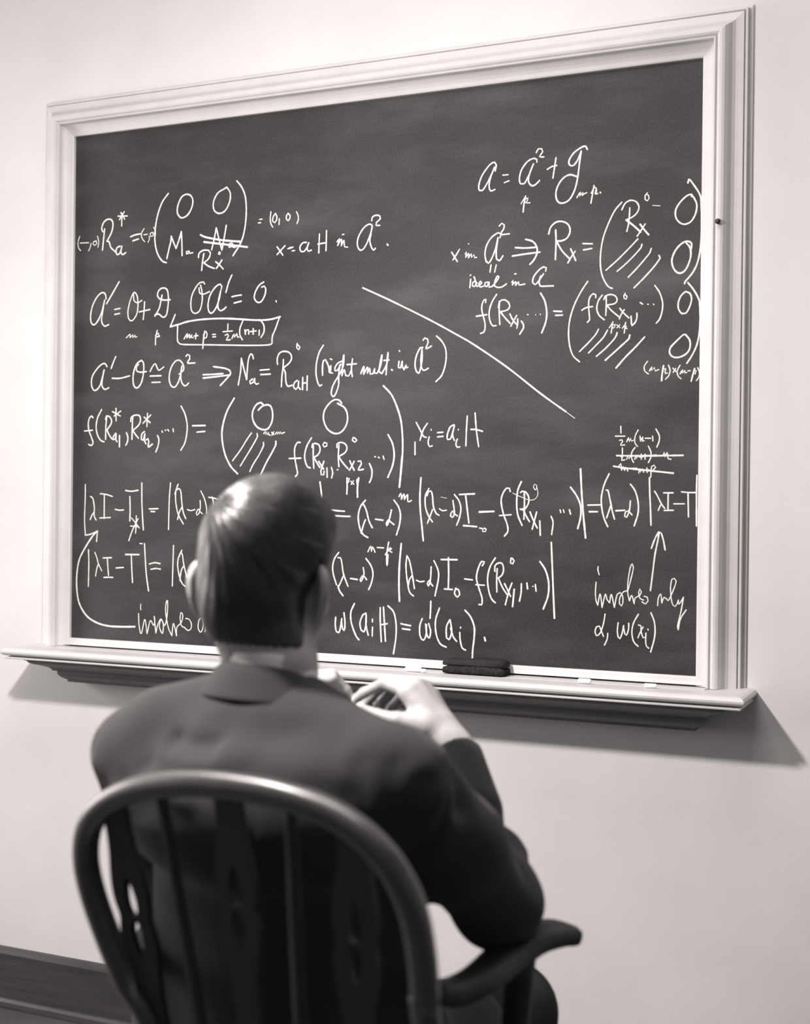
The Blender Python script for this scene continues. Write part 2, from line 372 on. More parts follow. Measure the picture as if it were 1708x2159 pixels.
# ------------------------------------------------------------------ chalk writing
# strokes in the board's own plane: tenths of a millimetre from the slate's left edge and from the floor
STROKES = '''
@chalk equation R a star equals a two by two matrix with N struck out
27 133,18755 82,18604 110,18469 170,18412;30 151,18594 395,18587;27 467,18564 445,18473 398,18391;32 615,18614 541,18598 525,18541 577,18511 638,18544 615,18614;27 652,18723 692,18588 671,18457
41 859,18879 830,18631 801,18382;41 812,18816 772,18898 841,19051 984,19106 1081,19046 1092,18901 1037,18747 927,18584;40 927,18584 991,18567 1040,18432 1169,18318
40 1311,18440 1232,18419 1191,18343 1218,18249 1297,18270 1343,18372 1358,18436;40 1358,18436 1328,18294 1376,18234 1471,18277
34 1239,19152 1508,19136;34 1317,19230 1375,19154 1430,19064;34 1418,19243 1349,19156 1281,19065;34 1349,19209 1346,18913
40 1602,18641 1733,18676 1874,18687;40 1666,18540 1828,18573
27 1981,18803 1908,18697 1928,18579 2001,18496;27 1977,18658 2076,18667;24 2123,18617 2134,18551 2094,18476;27 2215,18701 2154,18679 2164,18608 2226,18614 2247,18672 2215,18701;24 2245,18815 2299,18720 2294,18604
40 2645,19569 2470,19365 2335,19015 2282,18579 2344,18239 2486,18023 2609,17969
39 3244,19475 3153,19508 3017,19461 2914,19277 2900,19099 3008,18975 3174,19026 3292,19196 3314,19372 3244,19480 3183,19506
39 4208,19575 4165,19548 3989,19468 3873,19275 3890,19084 4024,18997 4185,19048 4300,19240 4313,19440 4223,19574
39 4485,19696 4617,19539 4713,19306 4740,18953 4701,18581 4603,18287 4403,18012
40 2739,18572 2726,18445 2682,18293 2623,18061;40 2739,18572 2802,18426 2874,18280;39 2874,18280 2953,18480 3012,18660;39 3012,18660 3030,18398 3040,18103
35 3229,18192 3154,18185 3154,18138 3215,18142 3238,18184 3251,18140 3329,18152
39 3954,18674 3898,18413 3836,18184;39 3954,18674 4031,18403 4108,18158;39 4108,18158 4169,18444 4219,18713
37 4370,18304 4283,18272 4298,18208 4371,18223 4399,18289 4406,18201 4488,18208
48 3534,18545 3690,18478 4105,18385 4618,18312;50 3631,18376 3959,18320 4400,18246 4773,18181
39 3629,18114 3595,17926 3573,17729;39 3486,18030 3500,18123 3604,18185 3753,18175 3804,18115 3761,17992 3631,17898;39 3631,17898 3757,17814 3912,17754
32 4035,18113 4015,18076 4056,18061 4073,18102 4035,18120;39 3949,17903 4053,17821 4148,17727;39 4111,17931 4038,17834 3965,17751
@small chalk note equals zero comma zero in brackets
32 5088,18779 5151,18782;32 5052,18703 5118,18703;32 5378,18931 5360,18778 5381,18653 5430,18580;34 5492,18880 5436,18810 5423,18711 5480,18675 5522,18729 5529,18815 5492,18885;32 5592,18755 5588,18625
36 5811,18854 5775,18808 5776,18726 5819,18694 5860,18735 5868,18801 5817,18859;32 6026,18874 6069,18785 6071,18686 6043,18615
@chalk equation x equals a H
37 5543,18133 5615,18042 5692,17938;37 5746,18144 5643,18052 5545,17960;32 5818,18072 5910,18083;32 5859,18094 5952,18098;32 5925,18016 5989,18021
37 6285,18180 6188,18175 6120,18081 6149,17993 6232,17988 6306,18081 6341,18169;37 6341,18169 6301,18044 6329,17981 6406,18000
36 6606,18340 6598,18146 6592,17927;37 6570,18123 6768,18139;36 6778,18406 6776,18182 6770,17964
@chalk words in script A squared right of a H
33 7041,18139 7108,18207 7055,18058;33 7055,18058 7148,18192 7145,18047;33 7145,18047 7208,18164 7226,18017 7299,18005;31 7169,18287 7207,18292
36 7875,18368 7890,18427 7816,18468 7683,18394 7565,18223 7532,18056 7582,17933 7662,17927 7754,18041 7845,18250 7883,18379;36 7863,18249 7833,18107 7875,17961 7929,17897 7968,17935
36 7873,18536 7893,18618 7986,18647 8065,18621 8079,18563 7988,18491 7975,18432 8068,18421;47 8249,18002 8265,17982
@chalk equation script A prime equals O plus D
39 921,17216 894,17336 797,17373 653,17270 527,17065 475,16829 499,16669 581,16618 692,16713 802,16919 879,17192;39 879,17192 819,16892 799,16682 887,16573 1005,16607
39 1289,17603 1148,17401 935,17102;34 1170,16954 1322,16972;36 1171,16836 1314,16855
33 1687,17306 1733,17330 1807,17234 1831,16999 1787,16793 1663,16663 1568,16725 1550,16909 1610,17141 1687,17293 1734,17322;33 1703,17266 1720,17135 1815,17078 1939,17129
36 1864,16862 2166,16904;35 2017,17093 2004,16886 1982,16680
39 2501,17223 2466,17070 2422,16917 2307,16742;39 2306,16768 2408,16789 2532,16706 2623,16753 2667,16957 2673,17188 2632,17345 2524,17389 2417,17344 2372,17243 2419,17150 2558,17104 2726,17103
38 2868,16754 2814,16641 2734,16477
@chalk equation O times script A prime equals zero
33 3658,17414 3627,17459 3553,17458 3464,17400 3331,17203 3289,16976 3321,16809 3412,16753 3531,16811 3594,17011 3592,17215 3548,17395;33 3509,17334 3526,17218 3631,17182 3794,17234
38 4104,17275 4118,17337 4073,17385 3956,17334 3810,17152 3753,16927 3784,16773 3859,16739 3961,16840 4048,17038 4089,17238;38 4089,17238 4033,17014 4020,16850 4095,16778 4168,16805 4235,16857
38 4379,17574 4293,17403 4228,17192;38 4385,17083 4516,17101 4632,17108;38 4445,16937 4634,16970
38 5211,17368 5097,17305 4999,17161 4971,17025 5044,16929 5145,16928 5243,17073 5264,17220 5226,17277 5161,17256;32 5529,16933 5541,16908
@small chalk letter m under the letter O
29 1510,16271 1620,16357 1605,16267 1698,16341 1690,16263 1761,16331 1756,16274 1809,16284
@small chalk letter p under the letter D
33 2376,16408 2337,16250 2330,16074;31 2331,16289 2407,16345 2429,16284 2359,16249 2445,16271
@chalk note m plus p equals one half n times n plus one in a hand-drawn box
44 2734,16477 2962,16519 3233,16578 3682,16608 4273,16595 5000,16526 5372,16522 5641,16571;35 5627,16571 5517,16292 5447,16146 5441,15997;35 5441,15997 5364,15956 4863,15963 3838,16015 3119,16051 2982,16090 2935,16174 2938,16486
31 3117,16179 3206,16303 3193,16189 3267,16288 3262,16186 3327,16272 3322,16196 3364,16200;33 3388,16232 3493,16240;33 3441,16293 3428,16166
37 3671,16334 3640,16145 3625,15942;33 3639,16247 3710,16327 3740,16268 3723,16192 3652,16165;32 3880,16249 3963,16251;32 3889,16193 3969,16195
32 4290,16471 4285,16333;32 4160,16301 4409,16307;32 4219,16217 4284,16245 4308,16198 4250,16110 4352,16111
32 4396,16134 4447,16238 4469,16162 4526,16247 4542,16164 4585,16162;35 4682,16529 4606,16357 4608,16206 4673,16098
36 4735,16319 4750,16216;36 4744,16261 4787,16317 4827,16315 4837,16219;36 4874,16273 5029,16281;36 4951,16339 4952,16210;36 5109,16295 5105,16183;36 5150,16505 5223,16402 5230,16253 5154,16131
@long slanting chalk line across the middle of the board
39 7676,17100 8301,16810 9246,16339 9844,16013 10252,15778 10991,15284 11736,14713 12273,14335;15 12273,14335 12464,14197
@chalk equation script A prime minus O isomorphic to A squared implies N a equals R a H
39 964,15611 915,15679 835,15681 691,15580 548,15400 518,15215 568,15082 649,15058 761,15156 838,15365 884,15535;39 884,15535 839,15338 825,15167 906,15073 1027,15109
39 1216,15839 1154,15723 1086,15563;39 1120,15330 1349,15324 1617,15373
39 1895,15698 1941,15728 1995,15682 2012,15538 1993,15357 1932,15177 1824,15081 1736,15143 1711,15339 1756,15547 1848,15679 1942,15723;36 1865,15634 1803,15571 1804,15493 1898,15451 2085,15458
35 2187,15455 2254,15569 2330,15637 2378,15553 2434,15478 2569,15552;35 2189,15351 2497,15350;35 2243,15200 2474,15201
38 3037,15416 3106,15452 3111,15555 3034,15672 2927,15694 2807,15590 2732,15413 2725,15233 2782,15103 2874,15074 2964,15175 3037,15378 3065,15556;38 3065,15556 3038,15326 3070,15172 3162,15093 3251,15159;33 2986,15374 3037,15388
38 3175,15778 3213,15820 3274,15792 3275,15715 3216,15623 3417,15616
41 3639,15339 3892,15339 4172,15349;41 3640,15263 3952,15282 4363,15313;41 3919,15516 4215,15468 4347,15414 4377,15357 4305,15264 4102,15080
37 4650,15680 4639,15430 4612,15255 4576,15080;37 4650,15680 4717,15452 4795,15195;37 4795,15195 4812,15449 4839,15661 4895,15772 4939,15745 4963,15657
38 4948,15202 4876,15154 4891,15099 4963,15127 5005,15213;38 5005,15213 5006,15125 5050,15082 5099,15098;38 5141,15396 5375,15406;38 5156,15296 5405,15301
38 5735,15612 5728,15452 5703,15255 5691,15013;38 5587,15511 5577,15630 5626,15752 5738,15797 5879,15767 5942,15666 5896,15545 5729,15422;38 5729,15422 5786,15326 5803,15128 5855,15018 5958,15038
34 6079,15957 6069,15859 6117,15820 6149,15868 6079,15944;38 6088,15140 6014,15085 6001,14987 6057,14942 6112,14997 6125,15119;38 6125,15119 6118,14997 6169,14941
38 6227,15202 6225,14932;38 6217,15073 6334,15084;38 6341,15231 6336,14917
@chalk words right mult. in script A squared in large brackets
39 6732,15894 6630,15740 6564,15498 6559,15254 6611,15057 6652,15002 6699,15025
39 6718,15237 6716,15420 6736,15553 6783,15576 6824,15514 6867,15415 6887,15293;38 6887,15293 6921,15450 6915,15280 6964,15278;33 6906,15589 6947,15570
38 7184,15526 7097,15492 7030,15410 7023,15325 7086,15335 7165,15466;38 7138,15442 7114,15213 7116,15019 7051,14827 6984,14755 6937,14817 6967,14974 7047,15118 7154,15272 7228,15452 7236,15669 7211,15501 7195,15247;38 7195,15211 7248,15342 7290,15213 7358,15201 7410,15301
38 7447,15570 7423,15349 7447,15184;38 7314,15449 7543,15461
38 7652,15245 7723,15399 7719,15231;38 7719,15231 7811,15380 7812,15252;38 7812,15252 7864,15359 7879,15226 7945,15236 7984,15350 7979,15247 8038,15238 8128,15422 8152,15636 8114,15470 8090,15268 8157,15230
38 8157,15230 8272,15441 8296,15683 8272,15465 8254,15203;35 8198,15510 8324,15516;45 8384,15306 8400,15294
30 8564,15712 8564,15688;38 8556,15479 8544,15349 8589,15336 8631,15477;38 8631,15477 8635,15358 8680,15297;37 8680,15297 8718,15403 8732,15326 8763,15349
37 9108,15755 9049,15750 8961,15584 8930,15396 8965,15253 9017,15204 9062,15321 9095,15532 9088,15720;37 9088,15720 9065,15485 9085,15320 9145,15266 9239,15310
36 9111,15908 9149,15954 9214,15927 9227,15856 9178,15724 9305,15778;37 9417,15985 9532,15879 9623,15724 9645,15536 9615,15326 9541,15141 9416,15023
@chalk equation f of R star a one, R star a two equals a large matrix
40 576,14407 533,14447 469,14395 438,14263 460,14104 533,13944 583,13811 535,13745 454,13772;40 330,14092 563,14108;39 822,14595 705,14391 669,14180 710,13995 808,13862 905,13829
39 971,14413 949,14176 946,13887;39 940,14361 962,14440 1026,14439 1106,14358 1101,14253 982,14110;39 982,14110 1047,13991 1128,13898
36 1237,14619 1241,14317;36 1136,14542 1360,14433;36 1374,14550 1185,14436
39 1238,14028 1165,13950 1160,13871 1214,13889 1244,14015;39 1244,14015 1246,13857 1278,13831;39 1343,13974 1346,13704;39 1538,14038 1580,13946 1572,13828 1526,13745
39 1716,14427 1704,14166 1698,13879;39 1661,14297 1676,14401 1769,14444 1894,14437 1933,14345 1888,14216 1720,14088;39 1720,14088 1806,13982 1885,13903
35 2128,14484 2116,14173;35 2035,14395 2208,14263;35 2221,14444 2006,14253
39 2049,14057 1978,14006 1964,13876 2011,13855 2062,14005;39 2062,14005 2051,13837 2096,13771;39 2095,13862 2150,13893 2173,13822 2159,13693 2276,13765;39 2412,13962 2453,13871 2431,13717 2371,13583
35 2534,14064 2550,14038;35 2626,14084 2635,14076;35 2693,14096 2724,14064;37 2840,14112 2850,14047
38 3055,14634 3170,14427 3227,14145 3177,13813 3058,13614;38 3369,14176 3713,14176;38 3490,14027 3705,14042
45 4475,14783 4288,14490 4180,14164 4163,13886 4241,13532 4391,13254 4582,13073
43 5227,14627 5170,14668 5055,14625 4962,14477 4964,14302 5061,14139 5220,14062 5362,14085 5460,14245 5472,14443 5413,14593 5299,14615 5185,14573 5106,14500
34 5249,13974 5292,14024 5293,13949 5335,14011 5335,13948 5378,13998 5378,13948 5412,13935;32 5454,13997 5506,13946;32 5505,14008 5455,13935;34 5548,13958 5590,14007 5597,13958 5633,14007 5642,13962 5681,14006 5695,13969 5783,13993
34 4934,13991 4806,13829 4649,13605 4448,13368;34 5078,13976 5093,13914 4966,13703 4796,13454 4653,13249;34 5246,13775 5253,13713 5141,13502 4999,13303 4901,13123;42 5565,13797 5565,13723 5454,13525 5315,13302 5169,13016
41 7195,14610 7134,14679 7025,14694 6890,14612 6769,14444 6758,14249 6856,14053 7034,13953 7197,13988 7316,14143 7341,14336 7271,14507 7094,14612
45 8194,14966 8385,14771 8519,14506 8614,14219 8657,13863 8661,13507 8627,13103;51 8657,13459 8627,13103 8597,12790
39 6183,13767 6113,13767 6045,13645 6047,13448 6092,13226 6122,13079 6066,13010;39 5908,13412 6201,13418;39 6459,13862 6351,13692 6297,13496 6313,13349 6370,13226 6440,13201
39 6511,13690 6508,13470 6528,13196;39 6476,13654 6489,13727 6571,13739 6654,13701 6678,13591 6629,13494 6525,13433;39 6525,13433 6590,13335 6674,13213
35 6791,13761 6742,13713 6778,13664 6841,13683 6846,13741 6777,13761;39 6645,13347 6715,13250 6770,13176;39 6774,13347 6702,13128 6711,13054 6772,13050 6785,13128;38 6852,13201 6860,12994;38 6961,13213 6995,13103 6970,12982;27 7098,13159 7125,13164
38 7140,13709 7127,13467 7143,13229;38 7092,13649 7091,13722 7172,13758 7281,13732 7336,13647 7297,13539 7135,13450;38 7135,13450 7232,13321 7368,13181
35 7481,13863 7463,13803 7523,13759 7576,13802 7508,13856;38 7407,13357 7462,13248 7517,13151;38 7514,13344 7462,13248 7401,13152;38 7608,13344 7675,13349 7689,13291 7616,13159 7739,13171
41 7881,13295 7944,13151 7932,12983 7886,12887;31 8006,13443 8028,13438;31 8091,13431 8118,13419;35 8204,13454 8231,13385;43 8317,13914 8424,13722 8466,13484 8430,13246 8323,12996
41 7344,12982 7351,12789 7343,12632;35 7344,12970 7398,12970 7385,12898 7345,12873;31 7439,12910 7512,12847;31 7501,12920 7448,12842;47 7626,12983 7601,12790 7604,12568;31 7626,12983 7578,12934 7587,12857 7619,12886
@chalk equation x i equals a i H right of the large matrix
37 8950,13746 8953,13481;37 8973,14166 9057,14023 9149,13862 9208,13845;37 9230,14143 9134,13999 9065,13787;37 9277,13856 9253,13738 9287,13649 9348,13667;30 9318,14015 9318,13996;37 9467,13943 9588,13951;37 9468,13854 9594,13864
37 9843,14102 9756,14061 9690,13898 9696,13793 9759,13804 9808,13932 9849,14088;37 9849,14088 9808,13897 9852,13775;37 9917,13802 9886,13709 9917,13630 9974,13639;30 9937,14005 9938,13995
37 10136,14281 10120,13986 10111,13661;37 10309,14343 10343,13983 10397,13640;37 10219,14003 10343,13995 10480,13958
@chalk equation script A equals A squared plus g at the top right
36 10694,19348 10717,19472 10679,19533 10570,19486 10400,19271 10333,19069 10354,18975 10416,18970 10501,19078 10609,19275 10681,19430;36 10681,19430 10597,19230 10563,19049 10601,18942 10693,18969;29 10861,19248 10982,19246;29 10897,19089 11001,19121
36 11597,19447 11597,19503 11537,19532 11394,19477 11264,19307 11225,19128 11255,19034 11327,19028 11421,19179 11526,19419;36 11526,19419 11445,19222 11423,19065 11496,18972 11579,18994 11661,19067
33 11583,19641 11630,19716 11701,19709 11721,19650 11655,19554 11746,19539;36 11825,19278 11918,19326 12024,19339;36 12006,19498 11978,19309 11945,19091
38 12661,19603 12626,19669 12545,19659 12384,19563 12281,19416 12294,19325 12375,19306 12467,19420 12534,19582;38 12534,19582 12502,19350 12460,19018 12393,18777 12279,18607 12127,18564 12033,18639 12014,18810 12087,18984 12203,19097 12319,19125 12448,19075
27 12453,18649 12526,18761 12511,18673 12574,18751 12568,18673 12603,18710;27 12598,18715 12660,18732;32 12808,18864 12776,18678 12748,18513;29 12752,18713 12820,18830 12855,18805 12833,18695;29 12833,18695 12866,18777 12851,18682 12890,18697;32 12936,18720 12947,18703
33 11366,18774 11332,18617 11315,18448;25 11265,18623 11355,18757;25 11343,18696 11415,18736 11404,18675 11356,18634 11464,18629
@chalk equation x in A squared, ideal in A, implies R x equals a matrix
34 9741,17733 9797,17648 9874,17526;34 9916,17780 9847,17668 9773,17568;32 10052,17677 10077,17718 10061,17607;32 10061,17607 10127,17684 10123,17591;32 10123,17591 10184,17673 10193,17594 10247,17646 10260,17583 10302,17587;26 10119,17886 10127,17877
36 10813,17960 10844,18026 10782,18065 10637,17984 10528,17830 10489,17648 10520,17485 10570,17447 10642,17546 10725,17747 10772,17963;36 10772,17963 10738,17678 10752,17516 10814,17484 10886,17581;35 10798,18202 10853,18255 10907,18217 10891,18126 10832,18027 11021,18025
39 11155,17730 11367,17708 11582,17707;39 11092,17562 11369,17585 11684,17603;39 11377,17885 11533,17829 11618,17709 11620,17573 11550,17441 11472,17367
39 12016,18031 12026,17794 12017,17429;39 11869,17959 11910,18096 12026,18189 12167,18189 12285,18113 12321,17975 12253,17845 12125,17798 12031,17812;39 12031,17812 12151,17605 12305,17437
36 12337,17626 12385,17522 12445,17383;35 12431,17568 12351,17457 12282,17344;35 12591,17714 12788,17696;35 12605,17585 12777,17603
33 10626,17409 10604,17260;33 10742,17401 10707,17254
37 10178,17136 10160,16963;30 10165,17218 10182,17228;37 10278,17095 10224,17064 10217,16994 10267,16980 10315,17058;37 10252,17182 10290,17083 10316,16977 10366,16998 10427,17052 10397,17088 10358,17037 10391,16961 10457,16976
36 10555,17056 10501,17048 10489,16979 10539,16965 10587,17054;36 10587,17054 10588,16950 10649,16958 10746,17056 10806,17156 10774,17174 10721,17081 10710,16966 10772,16933 10874,16939 10970,16997
33 11086,17025 11115,17058 11099,16967;33 11099,16967 11171,17032 11172,16952;33 11172,16952 11231,17028 11244,16959 11371,16970;29 11145,17189 11181,17191
36 11814,17209 11825,17276 11766,17296 11660,17230 11554,17100 11539,16987 11592,16943 11674,17025 11767,17155;36 11708,17114 11674,16980 11699,16910 11983,16898
33 13382,18480 13248,18336 13115,18081 13005,17778 12958,17448 12971,17158 13037,16954 13130,16815 13210,16777
33 13545,18356 13538,18181 13522,18028 13490,17893;33 13384,18330 13450,18452 13562,18505 13674,18467 13731,18363 13699,18256 13610,18175 13476,18124;40 13476,18119 13612,18010 13771,17860;39 13758,18014 13848,17893 13931,17795;33 13858,18013 13781,17898 13700,17783
28 13895,18624 13851,18573 13852,18496 13897,18464 13930,18512 13918,18578 13884,18592;17 14004,18368 14075,18357 14153,18347
37 14773,18478 14761,18522 14675,18499 14546,18384 14461,18239 14469,18086 14551,17982 14649,17947 14768,17998 14852,18143 14872,18314 14816,18448 14761,18522
37 14694,18751 14715,18825 14835,18663 14928,18504 14957,18350 14970,17853 14957,17509 14907,17211 14812,17001 14663,16826 14652,16789
33 13716,17727 13528,17542 13305,17336 13076,17147;33 13800,17616 13785,17558 13664,17423 13487,17258 13303,17111;33 13986,17522 13964,17447 13844,17301 13690,17135 13530,16980;35 14142,17374 14165,17324 14045,17157 13848,16950 13650,16764
39 14774,17457 14779,17565 14697,17614 14589,17578 14470,17456 14400,17287 14419,17133 14497,17020 14595,17003 14692,17095 14765,17306 14752,17480 14675,17583
@chalk equation f of R x one equals a large matrix
35 10516,16633 10521,16702 10484,16693 10442,16614 10431,16511 10457,16382 10502,16230 10510,16103 10480,16018 10412,15997;36 10313,16358 10543,16381;35 10759,16791 10669,16660 10609,16502 10596,16353 10631,16213 10687,16139 10754,16144
35 10822,16646 10818,16434 10836,16163;35 10799,16510 10816,16618 10864,16667 10937,16669 11023,16607 11048,16537 11000,16459 10830,16424;39 10843,16427 10954,16290 11058,16180
35 11052,16371 11124,16236 11203,16150;35 11201,16333 11136,16224 11075,16118;35 11223,16260 11227,16186 11208,16072;39 11303,16211 11348,16146 11355,16077 11272,15946
35 11438,16341 11445,16337;23 11609,16329 11612,16325;25 11706,16336 11712,16327;39 11710,16764 11801,16601 11845,16384 11830,16181 11744,15952;39 11995,16382 12163,16368;39 12035,16295 12182,16294
33 12702,16948 12563,16745 12424,16478 12336,16188 12313,15914 12342,15657 12416,15458 12549,15335;33 12871,16611 12870,16670 12816,16692 12746,16618 12724,16482 12740,16286 12748,16169 12702,16122;33 12584,16372 12668,16417 12809,16435;33 13006,16653 12928,16550 12894,16396 12941,16257 13052,16158
33 13086,16639 13089,16425 13081,16246;33 13038,16563 13067,16630 13166,16658 13265,16629 13310,16549 13267,16474 13099,16448;33 13099,16453 13190,16342 13346,16208
33 13368,16372 13448,16271 13557,16169;33 13457,16338 13399,16254 13360,16163;33 13596,16206 13608,16042;33 13713,16258 13714,16162 13676,16068 13618,16016;28 13472,16666 13444,16610 13454,16561 13494,16549 13513,16596 13473,16637
32 13779,16463 13828,16430;24 13925,16421 13945,16424;24 14042,16424 14055,16404;33 14066,16787 14165,16638 14225,16443 14217,16272 14171,16121 14104,16044
35 14672,16633 14587,16558 14535,16427 14542,16294 14610,16205 14686,16211 14760,16340 14793,16490 14757,16596 14672,16633
28 13228,16111 13195,15886;25 13154,15994 13222,16088;25 13229,16040 13282,16057 13263,15999 13224,15982;25 13313,15987 13371,16043;25 13312,16045 13372,15985;28 13489,16086 13462,15874;25 13422,15973 13490,16057;25 13467,16000 13510,16008 13491,15960 13520,15959
33 12935,15975 12876,15870 12737,15720 12547,15541;33 13119,15947 13037,15805 12898,15665 12735,15505;33 13318,15890 13276,15786 13099,15598 12897,15431;38 13575,15831 13562,15764 13377,15598 13082,15346;38 13875,15780 13692,15586 13498,15400 13303,15184
37 14691,15790 14644,15796 14502,15669 14389,15549 14375,15445 14439,15367 14554,15353 14696,15414 14770,15525 14768,15677 14687,15790
37 14717,16806 14832,16658 14928,16483 14952,16368 14965,16084 14950,15802 14902,15577 14819,15391 14717,15234
26 13939,15298 13872,15195 13893,15098 13961,15048;28 13980,15105 14027,15190 14019,15113 14076,15169 14096,15101 14163,15128;37 14259,15201 14232,15030 14224,14906;28 14269,15134 14302,15143 14289,15076 14299,15043 14334,15056
28 14355,15208 14391,15102 14357,14988 14300,14933;26 14442,15148 14506,15075;26 14499,15136 14448,15062;26 14584,15200 14525,15078 14558,14973 14606,14934
28 14586,15029 14633,15113 14628,15037 14680,15102 14681,15039 14715,15054;26 14738,15081 14785,15086;35 14869,15125 14833,14993 14806,14880;28 14847,15078 14898,15086 14880,15020;26 14926,15142 14965,15046 14951,14952 14901,14887
@chalk equation determinant of lambda I minus T star, first half left of the man
35 370,12815 369,12457 357,11978 385,11608;35 520,12529 593,12482 639,12268 636,12078 692,11971;35 626,12149 569,12077 520,11976;35 809,12596 983,12580 1156,12534;35 925,12561 926,12010;35 802,12020 946,12027 1104,12036;35 1245,12232 1360,12210 1479,12221
35 1531,12678 1695,12660 1887,12685;38 1654,12538 1666,12232 1661,11962;31 1843,12089 1840,11882 1826,11676;31 1708,12033 1817,11929 1931,11802;33 1895,12019 1735,11740 1638,11498;29 1682,11845 1889,11832;38 1989,12856 1993,12470 2018,12049 2044,11757
34 2200,12250 2451,12260;34 2249,12192 2360,12189;34 2786,12859 2757,12476 2744,11781;34 2995,12829 2934,12663 2937,12408 3008,12132 3147,11915;34 2907,12605 2947,12697 3015,12732 3070,12663 3101,12410 3144,12180 3214,12038;34 3115,12318 3035,12178 2988,12016
31 3252,12250 3347,12224 3455,12252;30 3596,12460 3603,12300 3564,12162 3511,12120 3497,12173 3550,12265 3604,12197 3658,12158;30 3612,12678 3708,12507 3764,12324 3779,12165;34 3828,12535 3975,12514 4095,12483;34 3921,12543 3978,12304 4007,12076
@chalk equation determinant of lambda I minus T, lower row left of the man
35 482,11259 495,10906 487,10381;29 666,11202 726,11079 771,10938 875,10763;32 766,10914 729,10818 693,10638;35 908,11072 1150,11086;35 1029,11075 1046,10874 1069,10662;35 934,10610 1064,10619 1193,10618;35 1282,10846 1496,10864
38 1549,11171 1933,11176;38 1713,11164 1731,10824 1755,10519;29 1950,11439 2020,11436;38 2081,11437 2108,11068 2140,10719 2207,10336;34 2221,10966 2374,11001 2521,10982;34 2265,10844 2417,10867 2534,10852;35 2886,11413 2878,11089 2864,10475
34 3114,11307 3021,11116 3009,10908 3081,10633 3164,10509 3219,10480;34 3047,11163 3087,11268 3129,11211 3172,10981 3257,10689;34 3159,10935 3106,10841 3068,10609;28 3296,10847 3378,10826 3472,10848
@large curved chalk arrow pointing up at lambda I minus T star
36 385,11601 559,11636 739,11710;36 739,11710 723,11579 713,11460;47 727,11703 589,11576 388,11310 216,11018 146,10657 151,10297 228,9965 437,9686 730,9532 1077,9465 1478,9465 1832,9484
@chalk words involves only at the lower left
24 1995,10023 1987,9965 1996,9883;28 1933,9798 1953,9518 2017,9329 2111,9666 2179,9337;28 2179,9337 2265,9649 2350,9536 2391,9632 2370,9759 2421,9365;28 2421,9365 2475,9566 2556,9697 2627,9573 2602,9362 2517,9521 2570,9686 2668,9551 2734,9833 2736,10134 2695,10063 2687,9854 2765,9509 2864,9324;27 2864,9324 2907,9609 2993,9324;27 2993,9324 2999,9521 3120,9642 3159,9805 3112,9872 3086,9756 3121,9572 3203,9530;27 3241,9739 3337,9721 3398,9608 3380,9504 3299,9466 3203,9535
27 3700,9783 3607,9733 3577,9548 3651,9441 3721,9601 3700,9783 3795,9718 3766,9461;27 3766,9461 3861,9744 3876,9608 3958,9456;27 3958,9456 3994,9807 4036,9615 4052,9452;27 4052,9452 4129,9642 4157,9530
@chalk equation equals lambda minus alpha to the m, middle row right of the head
41 6683,12894 6724,12613 6754,12174;40 6962,12282 7121,12266 7292,12257;40 7074,12156 7245,12148 7427,12146;40 7796,12501 7678,12359 7627,12142 7672,11883 7757,11754 7866,11696;40 7713,12403 7749,12414 7823,12274 7885,12059 7966,11909;40 7801,12079 7755,11971 7704,11786;37 8040,12094 8219,12075
40 8417,12299 8372,12109 8315,11954 8298,12001 8348,12087 8396,12045 8479,11986;40 8473,12507 8580,12369 8629,12198 8608,11984 8541,11765;34 8590,12587 8636,12658 8649,12530;34 8649,12530 8706,12648 8719,12530;34 8719,12530 8788,12631 8801,12478 8882,12506
42 9097,12990 9078,12629 9089,12310 9132,11950 9166,11654
36 9284,12762 9205,12609 9208,12375 9279,12185 9373,12056;36 9240,12609 9273,12694 9330,12711 9366,12610 9392,12377 9462,12230 9520,12199;36 9370,12314 9314,12165 9258,12026;32 9529,12337 9598,12295 9689,12307
36 9834,12512 9871,12256 9827,12155 9781,12192 9825,12298 9871,12235 9940,12190;36 9866,12638 9970,12509 10017,12342 9985,12153 9924,11995
39 9980,12640 10142,12648 10316,12656;39 10117,12636 10158,12334 10199,12044;39 10075,11989 10225,11982 10374,11971;43 10427,12279 10751,12295;30 10436,11944 10497,11936;30 10559,11941 10503,11922 10511,11871 10572,11877 10584,11923 10547,11946;12 9565,12585 9692,12558
38 11104,12711 11086,12775 11025,12780 10942,12665 10907,12503 10959,12251 11047,12023 11060,11886 10989,11788;33 10874,12209 11129,12231;39 11343,12914 11268,12735 11247,12484 11274,12232 11368,12017;38 11408,12679 11415,12462 11407,12143;38 11329,12690 11364,12717 11436,12702 11505,12600 11499,12463 11417,12348 11325,12347;38 11381,12359 11454,12212 11528,12095
19 11639,12749 11603,12805 11626,12862 11674,12840 11674,12771 11639,12742;16 11674,12817 11704,12669 11653,12567 11534,12536 11342,12599 11160,12677
38 11537,12293 11611,12123 11696,11965;38 11680,12294 11635,12123 11589,11941;38 11749,12114 11764,11819;35 11989,12208 12033,12084 12005,11839;29 12176,12346 12195,12285;29 12246,12346 12265,12290;35 12374,12348 12399,12258
40 12392,12804 12522,12630 12606,12429 12609,12205 12553,11969;44 12597,13173 12626,12698 12666,12250 12718,11786
@chalk equation equals lambda minus alpha times determinant of lambda I minus T at the right
35 12759,12445 13009,12452;35 12784,12313 12960,12315;35 13189,13076 13086,12846 13034,12581 13053,12354 13103,12165 13173,12019;35 13135,12748 13168,12748 13225,12507 13266,12319 13310,12172;35 13226,12431 13189,12318 13148,12194;35 13333,12338 13515,12350
32 13628,12539 13611,12360 13555,12209 13517,12228 13535,12322 13592,12341 13631,12295 13665,12258;35 13624,12870 13721,12736 13784,12512 13783,12287 13710,12043;37 14005,12998 14015,12700 14031,12421 14047,12063
